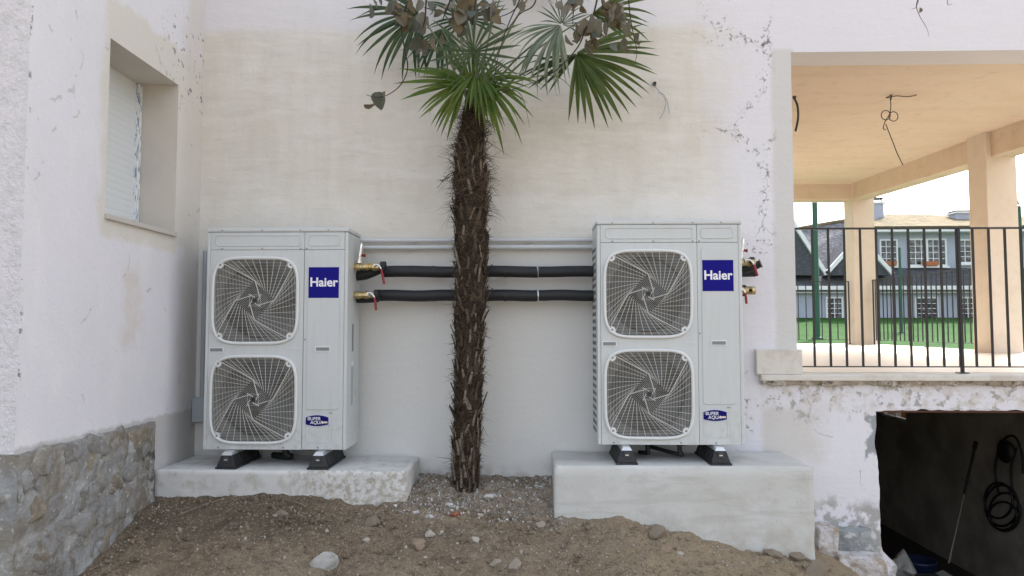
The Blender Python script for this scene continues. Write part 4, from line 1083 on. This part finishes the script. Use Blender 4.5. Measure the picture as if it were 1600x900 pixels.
# ---------- palm tree
YT = 4.84
pb = P(728, 772, YT); palm = empty('palm_tree', (pb.x, YT, ground_h(pb.x, YT)), 'fan palm with shaggy brown trunk between the two heat pumps', 'palm tree')
prof = [(790, 728, 25), (768, 728, 24), (740, 727.5, 23), (700, 729, 24), (650, 731, 25), (600, 732, 25), (540, 733, 25.5), (480, 735, 27), (420, 736, 28.5), (360, 736, 28.5), (300, 736, 28.5), (260, 735, 27), (225, 735, 25), (200, 737, 22), (170, 739, 16), (140, 740, 11)]
tp_ = [(P(u, v, YT), hw * (.92 if v > 330 else .97) * YT / F_PX) for v, u, hw in prof]
def trunk_at(z):
    for (p, r), (q, s) in zip(tp_, tp_[1:]):
        if p.z <= z <= q.z: t = (z - p.z) / (q.z - p.z); return p.x + (q.x - p.x) * t, r + (s - r) * t
    return (tp_[-1][0].x, tp_[-1][1]) if z > tp_[-1][0].z else (tp_[0][0].x, tp_[0][1])
mb = MB(); nz_, na = 150, 40; vs = []
zlo, zhi = tp_[0][0].z, tp_[-1][0].z
for i in range(nz_ + 1):
    z = zlo + (zhi - zlo) * i / nz_; cx_, r = trunk_at(z)
    for k in range(na):
        a = 2 * math.pi * k / na
        rr = r * (0.90 + .22 * fbm(_c(a) * 1.5, _s(a) * 1.5, z * 6, 3, 1.6))
        vs.append((cx_ + rr * _c(a), YT + rr * _s(a), z))
mb.add(vs, [(i * na + k, i * na + (k + 1) % na, (i + 1) * na + (k + 1) % na, (i + 1) * na + k) for i in range(nz_) for k in range(na)], True)
trunk = mb.build('trunk', m_bark, palm)
def stub_mesh(seed, m):
    r2 = random.Random(seed); vs = []; L_ = 1.0; n = 6
    for i in range(n + 1):
        t = i / n; w = .30 * (1 - .45 * t) + .05 * r2.random(); th = .10 * (1 - .4 * t)
        y = -(.05 * t + (.05 + .07 * (seed % 3 == 0)) * t * t)
        for (sx, sy) in ((-1, 0), (-.45, -1), (.45, -1), (1, 0), (.4, .8), (-.4, .8)): vs.append((sx * w * .5 + .03 * math.sin(t * 3 + seed), y + sy * th * .5, t * L_))
    mb = MB(); mb.add(vs, [(i * 6 + k, i * 6 + (k + 1) % 6, (i + 1) * 6 + (k + 1) % 6, (i + 1) * 6 + k) for i in range(n) for k in range(6)], False)
    mb.add(vs[-6:], [tuple(range(6))])
    return mb.mesh('leaf_base', m)
stubs = [stub_mesh(k, STUB[k % 3]) for k in range(9)]
r3 = random.Random(11)
k = 0; z = zlo + .03
while z < P(736, 235, YT).z:
    cx_, r = trunk_at(z)
    a = k * 2.39996 + r3.uniform(-.2, .2)
    low = z < P(730, 690, YT).z
    o_ = r * (.88 if not low else .90)
    s = r3.uniform(.07, .135) if not low else r3.uniform(.12, .17)
    inst(stubs[r3.choice((0, 1, 2, 3, 5, 6, 7, 8)) if r3.random() < .8 else 4], 'leaf_base', palm, (cx_ + o_ * _s(a), YT - o_ * _c(a), z), (R(r3.choice((0, 4, 8, 12, 16) if not low else (0, 1, 2, 3))) + 0, R(r3.uniform(-24, 24) if not low else r3.uniform(-8, 8)), a), (s * r3.uniform(.5, .8) * (1 if not low else .75), s * (.95 if not low else .7), s * r3.uniform(.55, 1.15)))
    z += .0078; k += 1
# fibres
for fi in range(3):
    fb = MB(); r4 = random.Random(50 + fi)
    for _ in range(2000):
        z = r4.uniform(zlo + .02, zhi - .12); cx_, r = trunk_at(z); a = r4.uniform(0, 2 * math.pi)
        top = z > P(736, 330, YT).z
        p = Vector((cx_ + r * .92 * _c(a), YT + r * .92 * _s(a), z)); out = Vector((_c(a), _s(a), 0)); tan = Vector((-_s(a), _c(a), 0))
        Ln = r4.uniform(.04, .095) * (2.0 if top else 1.0) * (1.0 if r4.random() < .9 else 1.7)
        dr = out * (r4.uniform(.0, .22) if r4.random() < .85 else .4) + tan * r4.uniform(-1, 1) + Vector((0, 0, r4.uniform(-.6, .8)))
        dr.normalize(); w = r4.uniform(.0008, .0030)
        side = dr.cross(out); side = side.normalized() * w if side.length > 1e-6 else tan * w
        pts = []; cur = p.copy(); dd = dr.copy()
        for i in range(5):
            pts.append(cur.copy()); cur += dd * Ln / 4
            dd = (dd + Vector((r4.uniform(-.4, .4), r4.uniform(-.4, .4), r4.uniform(-.45, .25))) * (1.3 if top else .8) - out * .12).normalized()
        vs = []
        for i, q in enumerate(pts): f = 1 - i / 4.2; vs += [q - side * f, q + side * f]
        fb.add(vs, [(2 * i, 2 * i + 1, 2 * i + 3, 2 * i + 2) for i in range(4)])
    tag(fb.build('trunk_fibre', FIB[fi], palm), kind='stuff')
# a dry flower stalk sticking out of the trunk
st_ = MB(); base = P(712, 268, YT - .06)
tipc = P(690, 285, YT - .12); st_.tube(bez([base, (base + tipc) / 2 + Vector((0, 0, .015)), tipc], 5), .003, 5)
for i in range(7):
    q = base + (tipc - base) * (.35 + .1 * i); st_.tube([q, q + Vector((-.03 - .01 * (i % 2), r3.uniform(-.02, .02), r3.uniform(-.05, .03)))], .0018, 4)
st_.build('dry_stalk', FIB[0], palm)

# fronds: parts, leaflets sub-parts (shared folded strips)
def leaflet_mesh(m, droop, seed, wmax=.03):
    n = 10; vs = []; r2 = random.Random(seed)
    sw = r2.uniform(-.11, .11)
    for i in range(n + 1):
        t = i / n
        w = wmax * (0.30 + 0.70 * min(1, t / .45)) * (1 if t < .5 else max(0.02, 1 - ((t - .5) / .5) ** 1.7)) * .5
        z = -droop * t * t * .9 - droop * .6 * t ** 4; y = sw * t * t
        x = t * (1 - .25 * droop * t)
        vs += [(x, y + w, z + w * .55), (x, y, z), (x, y - w, z + w * .55)]
    mb = MB(); fs = []
    for i in range(n): fs += [(3 * i, 3 * i + 1, 3 * i + 4, 3 * i + 3), (3 * i + 1, 3 * i + 2, 3 * i + 5, 3 * i + 4)]
    mb.add(vs, fs, False)
    return mb.mesh('leaflet', m)
LFM = {}
for mi in range(5):
    LFM[mi] = [leaflet_mesh(FR[mi], d, 9 * mi + i, w) for i, (d, w) in enumerate(((.06, .076), (.14, .070), (.24, .074), (.04, .080), (.38, .066)))]
crown = P(739, 172, YT)
def frond(u, v, Y, mid, span, n, length, mi, tilt=0.0, lean=0.0, droopset=(0, 1, 2, 3), droopw=0.0, petiole=True, ysag=0.0, seed=1, lenvar=.12):
    """hub at pixel (u, v), depth Y; mid = direction of the middle leaflet (deg, image plane, ccw from right); tilt = how far that
       direction points at the viewer; lean = roll of the fan plane about its middle direction"""
    r2 = random.Random(seed * 31 + 5); hub = P(u, v, Y)
    f = empty('frond_tmp', hub, None, None); f.name = 'frond'; f.parent = palm; f.location = hub - WL[palm]
    m = R(mid); e1 = Vector((_c(m), 0, _s(m))); nrm = Vector((0, -1, 0))
    e1t = (e1 * _c(R(tilt)) + nrm * _s(R(tilt))).normalized()
    e2 = Vector((-_s(m), 0, _c(m)))
    nn = e1t.cross(e2).normalized()
    if nn.y > 0: nn = -nn
    e2l = (e2 * _c(R(lean)) + nn * _s(R(lean))).normalized()
    nn = e1t.cross(e2l).normalized()
    if nn.y > 0: nn = -nn
    for i in range(n):
        a = R(-span / 2 + span * (i + .5) / n + r2.uniform(-1.6, 1.6))
        d = (e1t * _c(a) + e2l * _s(a)).normalized()
        edge = abs(-1 + 2 * (i + .5) / n)
        L_ = length * (1 - .18 * edge ** 2) * (1 + r2.uniform(-lenvar, lenvar * .5))
        g = Vector((0, 0, -1)); 
        zax = (nn * .55 - g * .9); zax = (zax - d * zax.dot(d)).normalized()      # leaf-blade "up", so that droop follows gravity
        if droopw: d = (d + g * droopw * r2.uniform(.6, 1.2)).normalized(); zax = (zax - d * zax.dot(d)).normalized()
        yax = zax.cross(d).normalized()
        # the blade's flat face stays in the fan plane: rotate the strip towards the fan normal
        zb2 = (nn * .8 + zax * .45); zb2 = (zb2 - d * zb2.dot(d)).normalized(); yax = zb2.cross(d).normalized()
        M = Matrix((d, yax, zb2)).transposed()
        me = LFM[mi][r2.choice(droopset)]
        k = L_ / .5
        inst(me, 'leaflet', f, hub + d * .008 + nn * r2.uniform(-.006, .006), M.to_euler(), (L_, L_ * r2.uniform(.8, 1.0), L_))
    if petiole:
        mp = (hub + crown) / 2 + Vector((0, -.03, .05 + ysag)); pts = bez([crown + Vector((r2.uniform(-.03, .03), r2.uniform(-.04, .04), -.03)), mp, hub], 8)
        MB().tube(pts, [.009 - .005 * i / (len(pts) - 1) for i in range(len(pts))], 6).build('petiole', m_pet, f)
    return f
frond(655, 22, 4.80, 205, 150, 19, .50, 0, 10, 0, seed=1)
frond(690, 45, 4.86, 262, 110, 14, .36, 0, 5, 0, seed=2)
frond(740, 82, 4.40, 75, 330, 22, .33, 3, 35, 0, seed=3, droopset=(0, 1, 3))
frond(728, 128, 4.62, 205, 105, 19, .42, 1, 15, 0, seed=4, droopset=(0, 1, 2, 3), lenvar=.25)
frond(752, 125, 4.60, -38, 115, 20, .43, 1, 15, 0, seed=5, droopset=(1, 2, 4), lenvar=.3)
frond(740, 140, 4.55, 95, 150, 16, .30, 1, 20, 0, seed=6)
frond(744, 112, 4.52, 262, 120, 13, .30, 1, 25, 0, seed=12)
frond(876, 40, 4.55, 214, 125, 24, .42, 2, 5, 20, seed=7, droopset=(1, 2, 4), droopw=.25)
frond(878, 38, 4.58, 70, 200, 14, .20, 3, 10, 0, seed=8, petiole=False)
frond(900, 84, 4.62, -34, 126, 19, .54, 4, 8, 0, seed=9, droopset=(0, 1, 3), lenvar=.06)
frond(902, 86, 4.66, 208, 50, 8, .38, 0, 5, 0, seed=19, droopset=(0, 1, 3), petiole=False)
frond(925, 22, 4.85, 0, 80, 12, .44, 4, 5, 0, seed=10)
frond(700, -40, 4.9, 130, 170, 18, .5, 0, 0, 0, seed=11)
frond(790, -30, 4.9, 60, 170, 18, .45, 4, 0, 0, seed=13)
frond(728, 30, 4.95, 100, 260, 22, .33, 0, 10, 0, seed=14)
frond(860, -60, 4.7, 30, 150, 16, .45, 4, 0, 0, seed=15)
# long arching loose strips on the right of the crown
for i, (pts) in enumerate([[(760, 150), (800, 130), (850, 118), (880, 125), (905, 155)], [(755, 150), (790, 140), (815, 150), (828, 200)], [(750, 150), (780, 160), (800, 185), (806, 215)], [(745, 150), (790, 100), (850, 90), (870, 150)], [(748, 140), (742, 80), (735, 30), (728, -10)], [(752, 145), (760, 80), (772, 20), (778, -20)]]):
    q = bez([P(a * (.5 if False else 1), b, 4.52 + .02 * i) for a, b in pts], 6)
    if i < 4: q = [Vector((739 * 0 + p.x, p.y, p.z)) for p in q]
    MB().tube(q, [.0065 * (1 - .85 * k_ / (len(q) - 1)) for k_ in range(len(q))], 4, smooth=False).build('loose_strip', FR[(1, 4, 1, 0, 3, 3)[i]], palm)

# ---------- overhanging tree with half-withered leaves (trunk stands behind the viewer)
tree = empty('overhanging_tree', (2.6, -2.6, ground_h(2.6, -2.6)), 'tree branches with withered grey-brown leaves hanging in front of the palm crown', 'tree')
tb = WL[tree]
pts = bez([tb + Vector((0, 0, -.1)), tb + Vector((-.1, .1, 1.6)), tb + Vector((-.3, .6, 3.2)), Vector((1.4, 0.2, 4.6))], 8)
MB().tube(pts, [.16 - .075 * i / (len(pts) - 1) for i in range(len(pts))], 12).build('trunk', m_twig, tree)
YB = 4.05
limb = bez([Vector((1.4, 0.2, 4.55)), Vector((1.0, 2.0, 4.5)), Vector((0.6, 3.4, 4.1)), Vector((0.2, YB, 3.8)), Vector((-.5, YB, 3.75))], 8)
MB().tube(limb, [.08 - .062 * i / (len(limb) - 1) for i in range(len(limb))], 10).build('limb', m_twig, tree)
limb2 = bez([Vector((1.1, 1.6, 4.5)), Vector((1.9, 3.2, 4.2)), Vector((2.25, YB, 3.75))], 8)
MB().tube(limb2, [.045 - .035 * i / (len(limb2) - 1) for i in range(len(limb2))], 8).build('limb', m_twig, tree)
def dry_mesh(seed, m):
    r2 = random.Random(seed); n = 8; vs = [(0, 0, 0)]
    curl = r2.uniform(.15, .7); tw = r2.uniform(-.5, .5); rows = []
    mb = MB(); V = []; nr_ = 6
    for i in range(nr_ + 1):
        t = i / nr_; w = .40 * math.sin(math.pi * min(1, t * .93 + .05)) ** .75 * (1 + .12 * r2.uniform(-1, 1))
        for j in (-1, -.5, 0, .5, 1):
            y = j * w; z = abs(j) ** 1.6 * w * curl * 1.5 - .35 * curl * t * t + tw * t * j * .3 + r2.uniform(-.025, .025)
            V.append((t, y, z))
    mb.add(V, [(i * 5 + j, i * 5 + j + 1, (i + 1) * 5 + j + 1, (i + 1) * 5 + j) for i in range(nr_) for j in range(4)], True)
    return mb.mesh('leaf', m)
DM = [dry_mesh(k, DRY[k % 4]) for k in range(16)]
r5 = random.Random(23)
def branch(pts, leaves, r=.006, Y=YB, spread=12, yv=.05):
    P3 = [P(u, v, Y + r5.uniform(-yv, yv)) for u, v in pts]
    q = bez(P3, 6)
    b = MB().tube(q, [r * (1 - .75 * i / (len(q) - 1)) for i in range(len(q))], 6).build('branch', m_twig, tree)
    for (u, v, s) in leaves:
        p = P(u, v, Y + r5.uniform(-.08, .08))
        hang = Euler((r5.uniform(0, 6.28), R(r5.uniform(25, 95)), r5.uniform(0, 6.28)))
        sz = s * Y / F_PX * 1.15
        inst(r5.choice(DM), 'leaf', b, p, hang, (sz, sz, sz))
def cluster(cu, cv, n, su, sv, s0=15, s1=24):
    return [(cu + r5.gauss(0, su), cv + r5.gauss(0, sv), r5.uniform(s0, s1)) for _ in range(n)]
branch([(700, -70), (655, -25), (628, 30), (632, 75), (637, 105), (628, 130), (610, 146), (590, 152), (572, 148)], [(583, 146, 24), (590, 160, 24), (602, 143, 11), (592, 150, 14)], .006)
branch([(628, -60), (615, -20), (610, 12)], cluster(606, 4, 10, 16, 10), .007)
branch([(690, -60), (668, -10), (664, 30), (655, 55)], cluster(660, 38, 12, 12, 16) + cluster(640, 12, 8, 10, 10), .008)
branch([(720, -60), (705, -5), (690, 35)], cluster(698, 32, 10, 13, 14) + cluster(720, 15, 10, 12, 9), .008)
branch([(760, -60), (745, -10), (738, 40)], cluster(748, 12, 11, 16, 10) + cluster(770, 8, 8, 9, 8, 10, 18), .007)
branch([(850, -50), (820, -5), (800, 18), (770, 30), (748, 40)], cluster(768, 12, 5, 8, 6, 9, 15), .005)
branch([(838, -60), (812, 0), (800, 25), (788, 55), (778, 90), (771, 130)], [(800, -2, 14), (818, 3, 16)], .005)
branch([(845, -40), (835, 6), (812, 22), (790, 50), (770, 75)], [(815, 5, 15)], .005)
branch([(945, -60), (928, 20), (915, 45), (905, 70), (885, 95), (862, 115), (835, 128), (770, 150)], cluster(925, 48, 10, 9, 10, 16, 26) + cluster(900, 50, 6, 8, 8, 12, 20), .0055)
branch([(905, -40), (895, 30), (900, 60)], cluster(905, 2, 7, 12, 5, 12, 20), .004)
branch([(960, -60), (955, 10), (965, 40), (975, 55)], cluster(960, 4, 8, 16, 6, 14, 22) + cluster(962, 32, 10, 10, 10, 14, 22), .0045)
branch([(978, -60), (984, 20), (990, 55), (995, 80), (992, 100)], [(975, 58, 18), (990, 56, 20), (965, 68, 18), (975, 72, 15), (985, 78, 10), (985, 30, 13)], .0045)
branch([(1475, -70), (1440, -10), (1432, 8), (1437, 25), (1447, 42), (1452, 57)], [(1438, 12, 8)], .003)
branch([(1445, -60), (1434, 5), (1424, 14)], [], .0025)
branch([(1490, -50), (1480, 3), (1488, 6)], [], .0025)
for u0 in (640, 720, 800, 900, 960):      # hidden boughs carrying the twigs, above the picture
    a = P(u0, -65, YB); MB().tube(bez([a, a + Vector((.05, 0, .18)), Vector((max(-.4, min(.25, a.x + .1)), YB, 3.78))], 5), .010, 6).build('bough', m_twig, tree)

# ---------- loose cables
def cable(name, paths, r, m, label, cat='cable', clip=None):
    o = empty(name, paths[0][0], label, cat)
    for p in paths: MB().tube(bez(p, 8), r, 6).build('strand', m, o)
    if clip is not None: clip.build('fixing', m_slot, o)
    return o
p = P(1392, 150, 7.35)
def C(u, v, dy=0): return P(u, v, 7.35 + dy)
loop = lambda u, v, a: [C(u + a * _c(t), v + a * 1.05 * _s(t), .02 * _s(t)) for t in [R(20 * i) for i in range(20)]]
cz_ = zc(7.35)
cable('ceiling_cable', [[C(1391, 155), C(1392, 165), C(1390, 178), C(1384, 188), C(1380, 200), C(1384, 203)], [C(1384, 194), C(1395, 222), C(1402, 240), C(1411, 258)], loop(1384, 180, 7), loop(1396, 182, 7), [C(1384, 153), C(1400, 146), C(1420, 144), C(1432, 148), C(1418, 151), C(1400, 150), C(1386, 153)]], .0045, m_cable, 'black cable dangling in loops from the peach terrace ceiling', clip=MB().tube([C(1392, 156), Vector((C(1392, 150).x, 7.35, cz_ + .01))], .008, 6))
cable('pillar_cable', [[P(1240, 152, 5.36), P(1246, 165, 5.37), P(1247, 185, 5.37), P(1243, 205, 5.36)]], .008, m_cable, 'black cable end curling out at the edge of the terrace pillar', clip=MB().lathe([(0, .012), (.02, .012)], P(1239, 152, 5.36), (1, 0, 0), 8))
cable('wall_wire', [[P(1020, 132, 5.10), P(1026, 138, 5.09), P(1032, 145, 5.09), P(1040, 158, 5.09), P(1038, 172, 5.10), P(1031, 186, 5.10)], [P(1028, 145, 5.09), P(1036, 147, 5.09), P(1043, 160, 5.09), P(1046, 178, 5.10)]], .0025, m_wirec, 'thin grey wires poking out of the wall right of the palm fronds', clip=MB().lathe([(0, .014), (.03, .012)], P(1022, 132, YW - .001), (0, -1, 0), 8))

# ---------- basement things
fz = -1.22
def PB(u, v, Y): return P(u, v, Y)
hz_ = empty('hanging_hose', (XB - .05, PX(1572, 690, XB).y, 0), 'coiled black hose hanging on the dark basement wall', 'hose')
hp = []
def W2(u, v, dx=0.0): return PX(u, v, XB - .05 - dx)
for lp, (cu, cv, ru, rv) in enumerate(((1565, 790, 26, 32), (1570, 800, 24, 30), (1560, 782, 22, 28), (1567, 806, 22, 22))):
    MB().tube([W2(cu + ru * _c(R(15 * i)), cv + rv * _s(R(15 * i)), .012 * lp) for i in range(24)], .012, 6, closed=True).build('coil', m_hose, hz_)
MB().tube(bez([W2(1560, 770), W2(1555, 730), W2(1566, 690), W2(1585, 682), W2(1597, 710), W2(1598, 740)], 8), .012, 6).build('strand', m_hose, hz_)
MB().tube(bez([W2(1582, 770), W2(1580, 730), W2(1588, 700)], 6), .011, 6).build('strand', m_hose, hz_)
q = W2(1577, 705, .02); MB().lathe([(0, .10), (.05, .12), (.06, .04)], q, (-1, 0, 0), 14).build('hook_bundle', m_hose, hz_)
pl_ = empty('mop_pole', PB(1482, 878, 7.9), 'pole leaning against the wall inside the dark basement', 'pole')
a, b = P(1482, 880, 7.9), PX(1525, 690, XB - .06)
MB().tube([a, a + (b - a) * .55], .013, 8).build('metal_tube', m_pole, pl_); MB().tube([a + (b - a) * .55, b], .013, 8).build('dark_tube', m_hose, pl_)
MB().tube([b - (b - a) * .06, b], .02, 8).build('grip', m_hose, pl_)
q = P(1436, 890, 7.6); bk = empty('bucket', (q.x, 7.6, fz), 'blue bucket on the dark basement floor', 'bucket')
MB().lathe([(0, .12), (.40, .15), (.41, .165), (.43, .165), (.431, .15), (.05, .115)], (q.x, 7.6, fz), (0, 0, 1), 18).build('pail', m_bucket, bk)
MB().tube([(q.x + .16 * _c(R(i * 15)), 7.6 + .05, fz + .42 - .10 * _s(R(i * 15))) for i in range(13)], .005, 5).build('handle', m_pole, bk)
q = P(1408, 872, 7.5)
o = inst(rock_mesh('plastic_bag', m_bag, 71, 3, .5), 'plastic_bag', None, (q.x, 7.5, fz + .30), (0, .3, 0), (.15, .13, .22)); tag(o, 'crumpled pale bag beside the blue bucket in the basement', 'bag')
MB().box(q.x - .16, q.x + .1, 7.4, 7.7, fz - .01, fz + .12).build('floor_rubble', m_bfloor, house)
q = P(1450, 893, 7.3); bx = empty('carton', (q.x, 7.3, fz), 'small pale carton at the bottom of the basement opening', 'carton')
MB().box(q.x - .12, q.x + .12, 7.2, 7.4, fz + .001, fz + .36).build('box', m_core, bx, bevel=.004); MB().box(q.x - .11, q.x + .11, 7.19, 7.199, fz + .22, fz + .33).build('box_front', m_chip, bx)
for f_ in (-1, 1): MB().hexa([(q.x + f_ * .12 - .002, 7.2, fz + .361), (q.x + f_ * .12 + .002, 7.2, fz + .361), (q.x + f_ * .12 + .002, 7.4, fz + .361), (q.x + f_ * .12 - .002, 7.4, fz + .361), (q.x + f_ * .19, 7.2, fz + .39), (q.x + f_ * .19 + .004, 7.2, fz + .39), (q.x + f_ * .19 + .004, 7.4, fz + .39), (q.x + f_ * .19, 7.4, fz + .39)]).build('flap', m_bag, bx)

# ---------- broken blocks at the foot of the wall
def block(u0, u1, v0, v1, y0, y1, m, name, label, seed):
    a, b = P(u0, v1, y0), P(u1, v0, y0)
    c = Vector(((a.x + b.x) / 2, (y0 + y1) / 2, (a.z + b.z) / 2))
    import bmesh
    bm = bmesh.new(); bmesh.ops.create_cube(bm, size=1); bmesh.ops.subdivide_edges(bm, edges=bm.edges, cuts=9, use_grid_fill=True)
    S = Vector((b.x - a.x, y1 - y0, b.z - a.z))
    for v in bm.verts:
        p = Vector((v.co.x * S.x, v.co.y * S.y, v.co.z * S.z))
        k = (abs(v.co.x) * 2) ** 8 + (abs(v.co.y) * 2) ** 8 + (abs(v.co.z) * 2) ** 8
        p *= 1 - .05 * max(0, k - 1)
        n_ = noise.noise_vector(p * 9 + Vector((seed, 0, 0))) * .016 + noise.noise_vector(p * 30 + Vector((seed, 0, 0))) * .006
        v.co = p + n_
    me = bpy.data.meshes.new(name); bm.to_mesh(me); bm.free(); me.materials.append(m)
    o = inst(me, name, None, c); return tag(o, label, name.replace('_', ' '))
block(1300, 1372, 832, 872, 4.98, 5.18, m_block, 'concrete_block', 'broken grey concrete block at the foot of the wall beside the basement opening', 3)
block(1312, 1388, 871, 960, 4.86, 5.16, m_rubblew, 'broken_step', 'white crumbling step below the grey block at the basement opening', 5)
block(1281, 1312, 826, 960, 4.92, 5.16, m_rubblew, 'rubble_edge', 'dirty white strip of rubble between the tall plinth and the concrete block', 8)

# ---------- loose stones on the dirt
def ground_hit(u, v):
    d = (P(u, v, 1.0) - Vector((0, 0, EYE))); t = 2.5
    while t < 5.3:
        p = Vector((0, 0, EYE)) + d * t
        if p.z <= ground_h(p.x, p.y): return p
        t += .004
    return Vector((0, 0, EYE)) + d * 5.0
def loose(u, v, w, h, m, seed, label, cat='stone', group=None, name='stone', ang=0.0, sub=3, angular=False, depth=.8):
    p = ground_hit(u, v + h * .35); k = p.y / F_PX
    o = inst(rock_mesh(name, m, seed, sub, .42, angular=True), name, None, (p.x, p.y, p.z + h * k * .10), (r5.uniform(-.2, .2), R(ang), r5.uniform(0, .6)), (w * k * .50, w * k * .46 * depth, h * k * .60))
    return tag(o, label, cat, group)
big = [(508, 872, 50, 32, m_rock, 'large pale angular rock lying alone on the dirt in front', -18, True),
       (1030, 827, 36, 22, PEB[2], 'rounded brown stone against the front of the tall plinth', 8, False),
       (1043, 856, 22, 14, PEB[3], 'reddish tan stone on the slope below the tall plinth', 0, False),
       (1248, 868, 34, 18, PEB[2], 'flat earthy stone at the right end of the tall plinth', 12, False),
       (1276, 884, 30, 34, PEB[2], 'upright olive-brown stone at the corner of the tall plinth', 25, False),
       (583, 812, 26, 18, PEB[2], 'rounded dirt-coloured stone in front of the low plinth corner', 0, False),
       (1208, 862, 26, 12, PEB[2], 'thin slab of earth-coloured stone along the base of the tall plinth', 10, False),
       (775, 878, 22, 14, PEB[0], 'oval pale stone, left of a pair at the bottom centre of the dirt', -10, False),
       (804, 880, 20, 22, PEB[0], 'roundish pale stone, right of a pair at the bottom centre of the dirt', 0, False),
       (671, 832, 17, 12, PEB[1], 'whitish stone near the middle of the dirt, below the trunk', 0, False),
       (653, 848, 28, 18, PEB[3], 'brown clod-like stone near the middle of the dirt', 0, False),
       (742, 842, 14, 11, PEB[1], 'small cream stone right of the middle of the dirt', 20, False),
       (845, 818, 16, 12, PEB[0], 'pale stone near the left end of the tall plinth', 0, False),
       (573, 843, 14, 7, PEB[1], 'small flat white stone left of the middle of the dirt', 0, False),
       (1063, 864, 12, 8, PEB[1], 'tiny white stone next to the reddish stone on the slope', 10, True),
       (440, 800, 20, 12, PEB[2], 'dull brown stone in the shade in front of the low plinth', 0, False)]
for i, (u, v, w, h, m, lab, ang, angu) in enumerate(big): loose(u, v, w, h, m, 100 + i, lab, ang=ang, angular=angu)
loose(712, 802, 20, 9, m_brickbit, 150, 'broken red brick piece on the dirt in front of the palm trunk', 'brick piece', name='brick_piece', ang=-15, angular=True)
loose(788, 855 - 82, 0.1, 0.1, m_chip, 151, 'x') if False else None
for i, (u, v, w, h, lab) in enumerate([(766, 774, 20, 9, 'white plaster chip lying right of the foot of the palm trunk'), (672, 806, 16, 7, 'white plaster chip left of the red brick piece'), (701, 788, 14, 7, 'small white plaster chip between the trunk foot and the brick piece'), (648, 800, 12, 6, 'small plaster chip near the corner of the low plinth')]):
    loose(u, v, w, h, m_chip, 160 + i, lab, 'plaster chip', name='plaster_chip', angular=True)
r6 = random.Random(77); made = 0
pm = [rock_mesh('pebble', PEB[k % 4], 300 + k, 2, .4, angular=True) for k in range(12)]
while made < 70:
    u, v = r6.uniform(130, 1240), r6.uniform(790, 898)
    p = ground_hit(u, v)
    if not (XL + .12 < p.x < 1.8) or p.y > 4.53 or p.y < 3.2: continue
    s = (3.2 + 5.0 * r6.random() ** 2) * p.y / F_PX * .5
    o = inst(pm[made % 12], 'pebble', None, (p.x, p.y, ground_h(p.x, p.y) + s * .25), (r6.uniform(0, 6), r6.uniform(0, 6), r6.uniform(0, 6)), (s * r6.uniform(.8, 1.3), s, s * r6.uniform(.6, .9)))
    tag(o, 'small pebble lying loose on the brown dirt', 'pebble', 'small pebbles scattered over the dirt'); made += 1
# fine gravel, crumbs and litter: nobody could count them
def scatter(name, n, region, size, m, seed, flat=.7):
    r2 = random.Random(seed); mb = MB(); c = 0
    OV = [(1, 0, 0), (-1, 0, 0), (0, 1, 0), (0, -1, 0), (0, 0, 1), (0, 0, -1)]
    OF = [(0, 2, 4), (2, 1, 4), (1, 3, 4), (3, 0, 4), (2, 0, 5), (1, 2, 5), (3, 1, 5), (0, 3, 5)]
    while c < n:
        x, y = r2.uniform(region[0], region[1]), r2.uniform(region[2], region[3])
        if y > YP - .01 and not (P(636, 760, y).x + .02 < x < P(866, 760, YP).x - .01): continue
        if noise.noise(Vector((x * 2.4, y * 2.4, seed))) < r2.uniform(-.6, .35): continue
        s = size[0] + (size[1] - size[0]) * r2.random() ** 2.5
        M = Euler((r2.uniform(0, 6), r2.uniform(0, 6), r2.uniform(0, 6))).to_matrix()
        b = Vector((x, y, ground_h(x, y) + s * .3)); sc = Vector((s * r2.uniform(.7, 1.4), s * r2.uniform(.7, 1.2), s * flat))
        mb.add([b + M @ Vector((v[0] * sc.x, v[1] * sc.y, v[2] * sc.z)) for v in OV], OF); c += 1
    return tag(mb.build(name, m, org=(0, 0, 0)), 'fine %s strewn over the dirt' % name.replace('_', ' '), name.split('_')[-1], kind='stuff')
scatter('loose_gravel', 7500, (XL + .06, 1.85, 3.15, 5.1), (.0025, .0105), m_gravel, 5)
scatter('soil_clods', 1500, (XL + .06, 1.85, 3.15, 4.56), (.006, .022), m_dirt, 33, .6)
scatter('dark_crumbs', 2600, (XL + .06, 1.85, 3.15, 5.1), (.003, .010), m_dirt, 9)
scatter('pale_grit', 900, (XL + .06, 1.85, 3.15, 5.1), (.002, .006), m_chip, 15)
scatter('plaster_litter', 1000, (-.85, .2, 4.45, 5.12), (.003, .013), m_chip, 21, .35)
scatter('leaf_litter', 500, (-.85, .2, 4.45, 5.12), (.006, .016), STUB[1], 27, .2)
for i, (u0, v0, u1, v1, lab) in enumerate([(437, 781, 478, 793, 'pale dry stick lying in front of the low plinth'), (268, 812, 345, 782, 'thin tan straw lying on the shaded dirt by the stone base'), (800, 790, 835, 806, 'grey stick on the dirt right of the palm trunk')]):
    a, b = ground_hit(u0, v0), ground_hit(u1, v1); a.z += .008; b.z += .008; mdp = (a + b) / 2; mdp.z = max(mdp.z, ground_h(mdp.x, mdp.y)) + .006
    o = empty('stick', mdp, lab, 'stick'); MB().tube(bez([a, mdp, b], 5), .0032, 5).build('stem', STUB[1], o)
    MB().tube([mdp, mdp + Vector((.03, .02, .008))], .0018, 4).build('side_twig', STUB[1], o)
